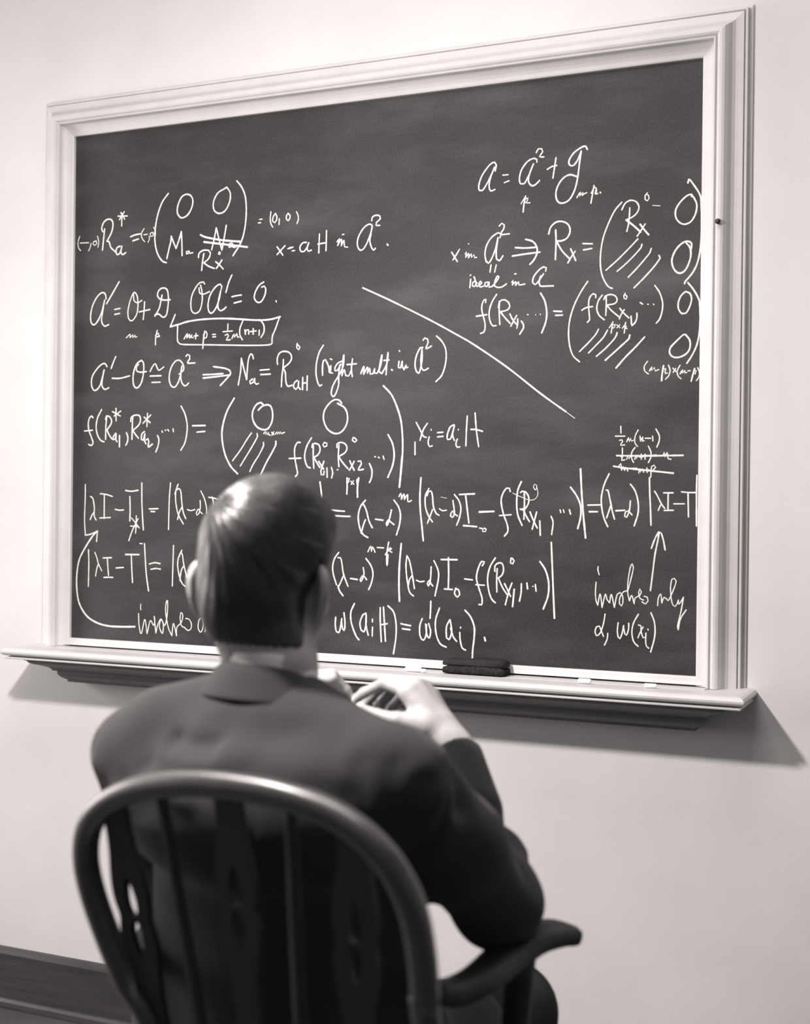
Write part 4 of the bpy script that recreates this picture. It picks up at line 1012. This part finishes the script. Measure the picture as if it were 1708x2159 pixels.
def hair_sdf(p):
    q = toh(p)
    d = cap_sdf(p)
    x, y, z = q[:, 0], q[:, 1], q[:, 2]
    # shallow locks running away from the crown
    w = p - WHORL.astype(np.float32)
    ang = np.arctan2(w @ hx.astype(np.float32), w @ hz.astype(np.float32))
    rr = np.sqrt((w * w).sum(1))
    d = d + .0012 * np.sin(ang * 19 + rr * 40) * np.clip(rr / .05, 0, 1) + .0008 * np.sin(ang * 43 - rr * 90) * np.clip(rr / .07, 0, 1)
    # parting groove from the crown forward on the left
    part = polydist(q[:, [0, 1]], [(-.034, -.072), (-.040, -.02), (-.038, .05), (-.036, .08)])
    d = d + .004 * np.exp(-(part / .005) ** 2) * (z > .08)
    # hairline: lower at the nape, above the ears, high over the forehead
    d = smin(d, head_sdf(p, False) - .0035, .012)
    line = np.interp(y, [-.1, -.045, -.034, -.014, -.008, .012, .014, .028, .032, .072, .2], [-.064, -.064, -.050, -.022, .026, .030, -.012, -.010, .030, .076, .082]).astype(np.float32)
    line = line + .0012 * np.sin(x * 620) + .0010 * np.sin(x * 1430 + 1)
    d = smax(d, (line - z) * .6, .006)
    for s in (-1, 1):
        d = smax(d, .004 - ear(q, s), .004)
    return d


lo, hi = bounds([H(.1, .1, .15), H(-.1, -.1, .15), H(.1, -.11, -.07), H(-.1, .1, -.07)], .01)
hv, hq = nets(hair_sdf, lo, hi, .0026)
hair = mesh_obj('hair', hv, hq, M_HAIR, man, True)
tag(hair, 'short dark hair combed over from a parting on the left')


def strands(seed_v, n, steps, step, rad):
    c0 = seed_v[rng.integers(0, len(seed_v), n)].astype(np.float32)
    e = .002

    def grad(p):
        gx = [cap_sdf(p + np.eye(3, dtype=np.float32)[i] * e) - cap_sdf(p - np.eye(3, dtype=np.float32)[i] * e) for i in range(3)]
        G = np.stack(gx, 1)
        return G / (np.linalg.norm(G, axis=1)[:, None] + 1e-9)
    keep = np.abs(cap_sdf(c0)) < .006
    c0 = c0[keep]; n = len(c0)
    P_ = [c0]
    c = c0
    jit = rng.normal(0, .16, (n, 3)).astype(np.float32)
    for k in range(steps):
        G = grad(c)
        w = c - WHORL.astype(np.float32)
        r = np.linalg.norm(w, axis=1)[:, None]
        q = toh(c)
        w = w / (r + 1e-6)
        # swirl at the crown, comb down at the back, across to the right on top
        sw = np.cross(G, w)
        dirn = w + .55 * sw * np.exp(-r / .03)
        top = np.clip((q[:, 2] - .06) / .05, 0, 1)[:, None]
        dirn = dirn * (1 - .5 * top) + top * (hx * .75 + hf * .35).astype(np.float32) * np.where(q[:, :1] < -.04, -.6, 1)
        dirn = dirn - (1 - top) * .75 * hz.astype(np.float32) + jit
        dirn -= G * (dirn * G).sum(1)[:, None]
        dirn /= np.linalg.norm(dirn, axis=1)[:, None] + 1e-9
        c = c + dirn * step
        d = cap_sdf(c)
        c = c - grad(c) * (d - (.0010 + .0007 * rng.random(n)))[:, None].astype(np.float32)
        P_.append(c)
    P_ = np.stack(P_, 1)                      # n, steps+1, 3
    q0 = toh(P_[:, -1])
    ok = hair_sdf(P_[:, -1]) < .004
    P_ = P_[ok]
    n, m = P_.shape[:2]
    G = grad(P_.reshape(-1, 3)).reshape(n, m, 3)
    T = np.gradient(P_, axis=1)
    S = np.cross(T, G); S /= np.linalg.norm(S, axis=2)[:, :, None] + 1e-9
    w = (rad * np.linspace(1, .35, m))[None, :, None]
    a = P_ - S * w; b = P_ + G * w * .8; d = P_ + S * w
    V = np.stack([a, b, d], 2).reshape(-1, 3)
    fs = []
    base = (np.arange(n) * m * 3)[:, None]
    for i in range(m - 1):
        for j in (0, 1):
            k = i * 3 + j
            fs.append(np.concatenate([base + k, base + k + 1, base + k + 4, base + k + 3], 1))
    return V, np.concatenate(fs).astype(np.int32)


sv, sf = strands(hv, 15000, 6, .0055, .00042)
M_STR = mat('hair_strands', g(.055), .30, .7)
so = mesh_obj('hair_strands', sv, sf, M_STR, hair, True)
so['kind'] = 'stuff'

# --- jacket


def bxz(pt):
    r = np.array(pt) - MS
    return (float(r @ bx) - .006, float(r @ bz) - .015)


CREASES = [  # back folds (body x, z), width, depth (+ groove, - ridge)
    ([bxz((1.1783, -1.3706, 0.9828)), bxz((1.2087, -1.3680, 0.9813)), bxz((1.2371, -1.3554, 0.9837))], .010, .0065),
    ([bxz((1.1699, -1.3744, 0.9712)), bxz((1.2137, -1.3659, 0.9658)), bxz((1.2562, -1.3470, 0.9741))], .016, -.0030),
    ([bxz((1.1166, -1.3545, 0.9287)), bxz((1.1583, -1.3577, 0.9544)), bxz((1.1939, -1.3638, 0.9569)), bxz((1.2376, -1.3554, 0.9443))], .012, .0045),
    ([bxz((1.1251, -1.3508, 0.9138)), bxz((1.1682, -1.3534, 0.9360)), bxz((1.2275, -1.3490, 0.9328))], .012, -.004),
    ([bxz((1.2440, -1.2976, 1.0052)), bxz((1.3126, -1.3109, 0.9964)), bxz((1.3739, -1.3166, 0.9994))], .018, .004),
    ([bxz((1.2049, -1.3149, 0.9941)), bxz((1.2842, -1.3236, 0.9778)), bxz((1.3463, -1.3290, 0.9659))], .020, -.004),
    ([bxz((1.2989, -1.3281, 0.9668)), bxz((1.3511, -1.3378, 0.9577)), bxz((1.3974, -1.3393, 0.9421))], .014, .004),
    ([bxz((1.4152, -1.3312, 0.9773)), bxz((1.4225, -1.3281, 0.9424)), bxz((1.4208, -1.3292, 0.8924))], .012, .003),
    ([bxz((1.4518, -1.3150, 0.9777)), bxz((1.4570, -1.3129, 0.9228)), bxz((1.4531, -1.3150, 0.8728))], .012, .003),
    ([bxz((1.4817, -1.3018, 0.9606)), bxz((1.4730, -1.3058, 0.9230)), bxz((1.4711, -1.3069, 0.8930))], .010, .004),
    ([bxz((1.2769, -1.2828, 1.0378)), bxz((1.3131, -1.3218, 0.9618)), bxz((1.3245, -1.3176, 0.8066))], .0022, .0008)]
SLEEVE = [  # folds round the right elbow: 3D polylines
    ([np.array((1.4231, -1.0383, 0.8845)), np.array((1.4409, -1.0087, 0.8594)), np.array((1.4593, -0.9788, 0.8369))], .009, .008),
    ([np.array((1.4325, -1.0780, 0.8726)), np.array((1.4443, -1.0510, 0.8419)), np.array((1.4624, -0.9775, 0.8126))], .008, .008),
    ([np.array((1.4757, -1.1736, 0.8856)), np.array((1.4907, -1.1670, 0.8722)), np.array((1.4905, -1.1890, 0.8689))], .010, -.006),
    ([np.array((1.4796, -1.1447, 0.8578)), np.array((1.4985, -1.1146, 0.8196)), np.array((1.5097, -1.0771, 0.7720))], .009, .006),
    ([np.array((1.4933, -1.2421, 0.9432)), np.array((1.4958, -1.2410, 0.9329)), np.array((1.4913, -1.2431, 0.9121))], .010, .007),
    ([np.array((1.4882, -1.2770, 0.9745)), np.array((1.4996, -1.2721, 0.9493)), np.array((1.4953, -1.2741, 0.9188)), np.array((1.4818, -1.2803, 0.8832))], .0045, .0035),
    ([np.array((1.0383, -1.2796, 0.9620)), np.array((1.0397, -1.2791, 0.9306)), np.array((1.0444, -1.2773, 0.8849))], .004, .003),
    ([np.array((1.4340, -0.9899, 0.8549)), np.array((1.4455, -0.9849, 0.8276)), np.array((1.4866, -1.0106, 0.8049))], .007, -.005)]


def jacket_sdf(p, arms=True):
    b = tob(p)
    d = ell(b, (-.006, .048, -.150), (.178, .095, .21))
    d = smin(d, ell(b, (0, -.032, -.042), (.186, .084, .095)), .04)        # rounded upper back
    d = smin(d, ell(b, (-.018, .098, -.32), (.198, .120, .158)), .06)
    d = smin(d, rc(b, (-.163, .050, -.262), (-.150, .060, -.42), .058, .060), .04)
    d = smin(d, rc(b, (-.135, -.005, .0), (.135, -.005, .0), .052), .03)
    nk = tob(np.array([NECK]))[0]
    d = smin(d, rc(b, nk + [-.03, .0, -.060], (-.136, -.005, .034), .056, .054), .035)
    d = smin(d, rc(b, nk + [.03, .0, -.060], (.150, -.005, .014), .056, .050), .035)
    d = smin(d, ell(b, nk + [0, -.004, -.0705], (.118, .092, .050)), .025)
    # skirt over the hips
    for s in (-1, 1):
        h_, k_, a_ = KN[s]
        d = smin(d, rc(p, h_ + bz * .012, h_ + (k_ - h_) * (.52 if s > 0 else .3) + bz * .012, .100, .078), .03)
    for s, e, w, k in ((SHL, ELL, WRL, 0), (SHR, ELR, WRR, 1)) if arms else ():
        mid = (s + e) / 2
        up_ = smin(rc(p, s, mid, .060, .057), rc(p, mid, e, .057, .052), .02)
        fa = rc(p, e, e + (w - e) * 1.15, .051, .033)
        n = (w - e) / np.linalg.norm(w - e)
        cut = (p - w.astype(np.float32)) @ n.astype(np.float32)
        fa = smax(fa, cut, .004)
        d = smin(d, smin(up_, fa, .022), .028)
    # neck opening
    d = smax(d, -rc(p, NECK + [0, 0, .1], NECK + by * .012 - bz * .02, .054, .051), .010)
    for pts, w, dep in CREASES:
        q = polydist(b[:, [0, 2]], pts)
        d = d + dep * 1.2 * np.exp(-(q / (w * 1.15)) ** 2) * (b[:, 1] < .02)
    for pts, w, dep in SLEEVE:
        q = polydist(p, pts)
        d = d + dep * 1.9 * np.exp(-(q / (w * 1.7)) ** 2)
    d = d + .0014 * np.sin(b[:, 0] * 37 + b[:, 2] * 22) * np.sin(b[:, 2] * 41 + 1.0)
    return d


lo, hi = bounds([SHL, SHR, ELL, ELR, WRR, WRL, B(0, 0, -.5), B(.17, .36, -.4), B(-.15, .25, -.4)], .115)
jv, jf = nets(jacket_sdf, lo, hi, .0050)
jacket = mesh_obj('suit_jacket', jv, jf, M_SUIT, man, True)
tag(jacket, 'dark grey wool suit jacket')


def collar(name, rows, a0, a1, n, material, parent, thick, front_drop=.0, tilt=0.0):
    """rows: (rx, ry, dz) from inside top to outside bottom around the neck"""
    V = []
    for rx, ry, dz in rows:
        for j in range(n):
            a = a0 + (a1 - a0) * j / (n - 1)        # 0 = straight back
            fr = (1 - math.cos(a)) / 2
            c = NECK + by * (.008) + bx * (rx * math.sin(a)) - by * (ry * math.cos(a)) + bz * (dz - front_drop * fr ** 1.5 + tilt * math.sin(a))
            V.append(tuple(c))
    o = mesh_obj(name, V, grid_faces(len(rows), n), material, parent, True)
    m = o.modifiers.new('thick', 'SOLIDIFY'); m.thickness = thick; m.offset = 0
    m2 = o.modifiers.new('sub', 'SUBSURF'); m2.levels = 1; m2.render_levels = 1
    return o


shirt = collar('shirt', [(.0505, .0530, -.040), (.0500, .0525, -.01), (.0505, .0530, .014), (.0518, .0545, .0185), (.0540, .0570, .015), (.057, .060, -.02)], -2.7, 2.7, 40, M_SHIRT, man, .0014, .040, tilt=.0025)
tag(shirt, 'white shirt, collar edge showing above the jacket')
jc = collar('jacket_collar', [(.0530, .0560, -.045), (.0535, .0565, .000), (.0548, .0578, .0045), (.0572, .0605, .0058), (.0640, .0665, -.0010), (.0725, .0725, -.0110), (.0820, .0790, -.0210), (.0910, .0850, -.0305), (.0935, .0865, -.0335)], -2.2, 2.2, 44, M_SUIT, jacket, .0028, .055, tilt=-.003)
lp = []



def probe(fn, org, direc, far=.32, n=160):
    """first surface met coming from outside along -direc towards org"""
    org = np.asarray(org, float); direc = np.asarray(direc, float)
    t = np.linspace(far, 0, n)
    P_ = (org[:, None, :] + direc[None, None, :] * t[None, :, None]).reshape(-1, 3).astype(np.float32)
    v = fn(P_).reshape(len(org), n)
    hit = v < 0
    i = np.where(hit.any(1), hit.argmax(1), n - 1)
    i0 = np.maximum(i - 1, 0)
    k = np.arange(len(org))
    a, b = v[k, i0], v[k, i]
    f_ = np.where(np.abs(a - b) > 1e-9, a / np.where(np.abs(a - b) > 1e-9, a - b, 1), 0)
    tt = t[i0] + (t[i] - t[i0]) * np.clip(f_, 0, 1)
    return org + direc * tt[:, None]


def patch(name, left, right, n, m, fn, frame, direc, lift, thick, material, parent):
    """cloth patch between two edge curves given in (x, z) of a frame, laid on a distance-field surface"""
    t = np.linspace(0, 1, n)
    L = np.stack([np.interp(t, np.linspace(0, 1, len(left)), [p[i] for p in left]) for i in (0, 1)], 1)
    R_ = np.stack([np.interp(t, np.linspace(0, 1, len(right)), [p[i] for p in right]) for i in (0, 1)], 1)
    u = np.linspace(0, 1, m)[None, :, None]
    g2 = (L[:, None] * (1 - u) + R_[:, None] * u).reshape(-1, 2)
    pts = probe(fn, frame(g2), direc) + np.asarray(direc) * lift
    o = mesh_obj(name, pts, np.array(grid_faces(n, m), np.int32), material, parent, True)
    md = o.modifiers.new('thick', 'SOLIDIFY'); md.thickness = thick; md.offset = 0
    return o


def bframe(g2): return MS + g2[:, :1] * bx + g2[:, 1:] * bz


nz = float(tob(np.array([NECK]))[0][2])
M_TIE = mat('dark_silk', g(.03), .4, .4, (500, .2, g(.05)))
def torso(p): return jacket_sdf(p, False)


tag(patch('shirt_front', [(-.036, nz - .040), (-.030, -.10), (-.003, -.185)], [(.036, nz - .040), (.030, -.10), (.003, -.185)], 30, 11, torso, bframe, by, .0012, .0010, M_SHIRT, shirt), 'white shirt front')
tag(patch('necktie', [(-.016, nz - .044), (-.010, nz - .066), (-.018, -.12), (-.006, -.175)], [(.016, nz - .044), (.010, nz - .066), (.018, -.12), (.006, -.175)], 30, 5, torso, bframe, by, .0034, .0022, M_TIE, man), 'dark necktie')
for s in (-1, 1):
    patch('lapel', [(s * .032, nz - .036), (s * .027, -.10), (s * .002, -.190)], [(s * .060, nz - .036), (s * .072, -.07), (s * .010, -.193)], 30, 7, torso, bframe, by, .0040, .0026, M_SUIT, jacket)
    patch('eyebrow', [(s * .016, .0235), (s * .034, .0280), (s * .049, .0225)], [(s * .016, .0285), (s * .034, .0320), (s * .050, .0240)], 14, 3, lambda p: head_sdf(p, False),
          lambda g2: HO + g2[:, :1] * hx + g2[:, 1:] * hz, hf, .0008, .0014, M_HAIR, hair)
for z in (-.215, -.305):
    q = probe(torso, bframe(np.array([[.006, z]])), by)[0]
    lathe('button', [(.0035, -.001), (.0085, -.0005), (.0090, .0012), (.0070, .0022), (.0055, .0016), (.0005, .0014)], q, by, M_NAIL, jacket, 14)

# trousers and shoes
lo, hi = bounds([q for s in (-1, 1) for q in KN[s]] + [HIP], .14)


def trouser_sdf(p):
    d = legs_sdf(p, .012)
    return smax(d, (MS[2] * 0 + .085) - p[:, 2], .004)


tv, tf = nets(trouser_sdf, lo, hi, .0075)
mesh_obj('trousers', tv, tf, M_TROU, man, True)
for s in (-1, 1):
    a_ = KN[s][2]
    base = np.array([a_[0], a_[1], 0.])

    def shoe_sdf(p, b0=base):
        q = p - b0.astype(np.float32)
        q = np.stack([q @ bx.astype(np.float32), q @ by.astype(np.float32), q[:, 2]], 1)
        d = ell(q, (0, .10, .030), (.046, .135, .050))
        d = smin(d, ell(q, (0, -.005, .055), (.038, .050, .055)), .03)
        d = smax(d, .012 - q[:, 2], .004)
        sole = smax(np.sqrt((q[:, 0] / .046) ** 2 + ((q[:, 1] - .075) / .155) ** 2) * .046 - .046, np.abs(q[:, 2] - .0085) - .0075, .003)
        return np.minimum(d, sole)
    lo, hi = bounds([base, base + by * .26, base - by * .1, base + [0, 0, .11]], .065)
    lo[2] = -.012
    v_, f_ = nets(shoe_sdf, lo, hi, .005)
    mesh_obj('shoe', v_, f_, M_SHOE, man, True)

# ------------------------------------------------------------------ the armchair
CYAW, CREC = math.radians(-9), math.radians(15)
cX = np.array([math.cos(CYAW), math.sin(CYAW), 0.])
cF = np.array([-math.sin(CYAW), math.cos(CYAW), 0.])
cZ = np.array([0, 0, 1.]) * math.cos(CREC) - cF * math.sin(CREC)
cN = np.cross(cX, cZ) * -1                 # towards the sitter's side is +cF
C0 = np.array((1.3331, -1.4443, 0.9535))
BOW = [(-0.1913, -0.3145), (-0.2167, -0.2665), (-0.2356, -0.2043), (-0.2449, -0.1526), (-0.2425, -0.1110), (-0.2262, -0.0736), (-0.1956, -0.0452), (-0.1488, -0.0220), (-0.0979, -0.0080), (-0.0438, 0.0003), (0.0068, 0.0030), (0.0546, 0.0019), (0.0996, -0.0048), (0.1389, -0.0197), (0.1677, -0.0426), (0.1861, -0.0713), (0.1953, -0.1041), (0.1969, -0.1462), (0.1939, -0.1874), (0.1914, -0.2183)]
SEAT_Z = .455
zs = (SEAT_Z - C0[2]) / cZ[2]              # bow ends in plane coordinates
seatc = C0 + cZ * zs + cX * (BOW[0][0] + BOW[-1][0] + .011) / 2 + cF * .175
chair = empty('armchair', (seatc[0], seatc[1], 0), 'dark varnished wooden armchair with bent bow back and pierced splats, under the seated man', 'chair')


def inpl(x, z, d=0.0): return C0 + cX * x + cZ * z + cF * d


def spline3(pts, n):
    pts = np.array(pts, float)
    q = np.vstack([2 * pts[0] - pts[1], pts, 2 * pts[-1] - pts[-2]])
    out = []
    for i in range(1, len(q) - 2):
        a, b, c, d = q[i - 1:i + 3]
        for t in np.linspace(0, 1, n, endpoint=False):
            out.append(.5 * ((2 * b) + (c - a) * t + (2 * a - 5 * b + 4 * c - d) * t * t + (3 * b - a - 3 * c + d) * t ** 3))
    out.append(q[-2])
    return np.array(out)


def bar(name, path, upv, w, h, material, parent, n=12, power=4.0, smooth=True):
    """sweep a rounded-rectangle section (w along side, h along up) on a path; w,h may vary"""
    path = np.array(path, float)
    T = np.gradient(path, axis=0); T /= np.linalg.norm(T, axis=1)[:, None]
    N = len(path)
    w = np.broadcast_to(w, (N,)); h = np.broadcast_to(h, (N,))
    upv = np.broadcast_to(np.array(upv, float), (N, 3))
    V = []
    for i in range(N):
        s = np.cross(T[i], upv[i]); s /= np.linalg.norm(s)
        u = np.cross(s, T[i])
        for j in range(n):
            a = 2 * math.pi * (j + .5) / n
            ca, sa = math.cos(a), math.sin(a)
            k = (abs(ca) ** power + abs(sa) ** power) ** (-1 / power)
            V.append(tuple(path[i] + s * ca * k * w[i] / 2 + u * sa * k * h[i] / 2))
    fc = grid_faces(N, n, True) + [tuple(range(n))[::-1], tuple(range((N - 1) * n, N * n))]
    return mesh_obj(name, V, [tuple(reversed(q)) for q in fc], material, parent, smooth)


bow_in = [(BOW[0][0] + .015, zs - .012), (BOW[0][0] + .013, zs + .05)] + list(BOW) + [(BOW[-1][0] - .003, zs + .05), (BOW[-1][0] - .004, zs - .012)]
bow2 = spline3([(x, z, 0) for x, z in bow_in], 6)
bow3 = np.array([inpl(x, z, .02 * (x / .22) ** 2 * 0) for x, z, _ in bow2])
wv = np.full(len(bow3), .026)
tag(bar('bow', bow3, cF, .0275, .027, M_BOW, chair, 20, 2.6), 'bent wooden bow of the backrest, worn shiny on top')


def bow_height(x):
    c = [z for (a, z, _) in bow2 if abs(a - x) < .02]
    return max(c) if c else 0


def splat(x0, x1, zt, holes, name='splat'):
    """flat pierced slat between bow and seat; x at top and bottom in the back's plane"""
    N = 90
    L = zt - zs
    left, right = [], []
    V, Fc = [], []
    th = .0085
    zh1, zh2 = holes

    def hw(z):
        t = (z - (zh1 + zh2) / 2)
        w = .0165
        w += .0085 * math.exp(-((z - zh1 - .010) / .040) ** 2)
        w += .0085 * math.exp(-((z - zh2 + .004) / .042) ** 2)
        w -= .0035 * math.exp(-((t) / .012) ** 2)
        return w

    def hole(z):
        # teardrops above and below a small ball
        for c, s in ((zh1, 1), (zh2, -1)):
            t = (z - c) / .024
            if abs(t) < 1: return .0080 * math.sqrt(1 - t * t) * (1 - .35 * s * t)
        return 0
    rows = []
    for i in range(N + 1):
        z = zs + L * i / N
        x = x1 + (x0 - x1) * i / N
        rows.append((x, z, hw(z), hole(z)))
    for x, z, w, h in rows:
        for xx in (x - w, x - h, x + h, x + w):
            for dd in (-th / 2, th / 2):
                V.append(tuple(inpl(xx, z, dd + .004)))
    for i in range(N):
        a = i * 8; b = a + 8
        for c in (0, 4):
            Fc.append((a + c, a + c + 2, b + c + 2, b + c)); Fc.append((a + c + 1, b + c + 1, b + c + 3, a + c + 3))
        Fc.append((a, b, b + 1, a + 1)); Fc.append((a + 6, a + 7, b + 7, b + 6))
        if rows[i][3] > 0 or rows[i + 1][3] > 0:
            Fc.append((a + 2, a + 3, b + 3, b + 2)); Fc.append((a + 4, b + 4, b + 5, a + 5))
    return mesh_obj(name, V, Fc, M_WOOD, chair)


def spindle(x0, x1, zt):
    N = 16
    pts = [inpl(x1 + (x0 - x1) * i / N, zs + (zt - zs) * i / N, .004) for i in range(N + 1)]
    t = np.linspace(0, 1, N + 1)
    bar('spindle', pts, cF, .013 + .004 * np.sin(np.pi * t), .010, M_WOOD, chair, 10, 3)


for (xa, xb, za, zb1, zb2) in [(-0.1854, -0.1845, -0.0449, -0.1549, -0.2075), (-0.0157, -0.0641, -0.0100, -0.1120, -0.1637), (0.1375, 0.0651, -0.0278, -0.1249, -0.1723)]:
    splat(xa, xb, bow_height(xa) - .004, (zb1, zb2))
for (xa, xb) in [(-0.1106, -0.1206), (0.0631, -0.0051)]:
    spindle(xa, xb, bow_height(xa) - .004)


def poly_slab(name, outline, z0, z1, material, parent, dish=0.0):
    n = len(outline)
    V = [(x, y, z0) for x, y in outline] + [(x, y, z1) for x, y in outline]
    fc = [tuple(range(n))[::-1], tuple(range(n, 2 * n))] + [(i, (i + 1) % n, n + (i + 1) % n, n + i) for i in range(n)]
    return bevel(mesh_obj(name, V, fc, material, parent), .008, 3)


so_ = []
for i in range(40):
    a = 2 * math.pi * i / 40
    x = abs(math.cos(a)) ** .45 * math.copysign(1, math.cos(a)) * .228
    y = abs(math.sin(a)) ** .45 * math.copysign(1, math.sin(a)) * .225
    q = seatc + cX * x * (1 + .05 * (y / .225)) + cF * (y + .01)
    so_.append((q[0], q[1]))
poly_slab('seat', so_, SEAT_Z - .032, SEAT_Z - .001, M_WOOD, chair)
for sx in (-1, 1):
    for sy in (-1, 1):
        a = seatc + cX * sx * .15 + cF * sy * .14; a[2] = SEAT_Z - .030
        b = seatc + cX * sx * .22 + cF * sy * .21; b[2] = 0.0
        ts = np.linspace(0, 1, 12)
        pts = [a + (b - a) * t for t in ts]
        rr = .026 + .010 * np.sin(ts * 3.1) + .004 * np.sin(ts * 18)
        bar('leg', pts, cF, rr, rr, M_WOOD, chair, 12, 2)
for sx in (-1, 1):
    a = seatc + cX * sx * .194 - cF * .184; a[2] = .17
    b = seatc + cX * sx * .194 + cF * .184; b[2] = .17
    bar('stretcher', [a + (b - a) * t for t in np.linspace(0, 1, 6)], (0, 0, 1), .018, .018, M_WOOD, chair, 10, 2)
a = seatc - cX * .19; a[2] = .17
b = seatc + cX * .19; b[2] = .17
bar('stretcher', [a + (b - a) * t for t in np.linspace(0, 1, 6)], (0, 0, 1), .018, .018, M_WOOD, chair, 10, 2)


def armrest(pts, wid, hgt, post_top, post_bot):
    path = spline3(pts, 6)
    n = len(path)
    t = np.linspace(0, 1, n)
    w = np.interp(t, [0, .15, .5, .8, .95, 1], wid)
    h = np.interp(t, [0, .3, .7, .95, 1], hgt)
    bar('armrest', path, (0, 0, 1), w, h, M_WOOD, chair, 16, 3.6)
    a, b = np.array(post_top), np.array(post_bot)
    ts = np.linspace(0, 1, 10)
    bar('arm_post', [a + (b - a) * q for q in ts], cF, (.038 - .006 * np.sin(ts * 3)), .030, M_WOOD, chair, 12, 3)


armrest([(1.4801, -1.2819, 0.7198), (1.4871, -1.2406, 0.7073), (1.4974, -1.1869, 0.7050), (1.5025, -1.1189, 0.7074), (1.5119, -1.0600, 0.7136), (1.5277, -1.0038, 0.7093), (1.5393, -0.9769, 0.7025)],
        [.028, .036, .050, .060, .058, .044], [.026, .030, .030, .026, .020],
        (1.5047, -1.0633, 0.6951), ((1.4763, -1.0260, 0.4400)))
armrest([(1.0970, -1.3151, 0.7042), (1.1009, -1.2861, 0.7003), (1.0953, -1.2339, 0.6932), (1.0827, -1.1739, 0.6852), (1.0605, -1.1072, 0.6767), (1.0476, -1.0583, 0.6717)],
        [.024, .026, .030, .044, .048, .036], [.030, .024, .022, .022, .016],
        (1.0688, -1.1364, 0.6721), ((1.0988, -1.1864, 0.4400)))
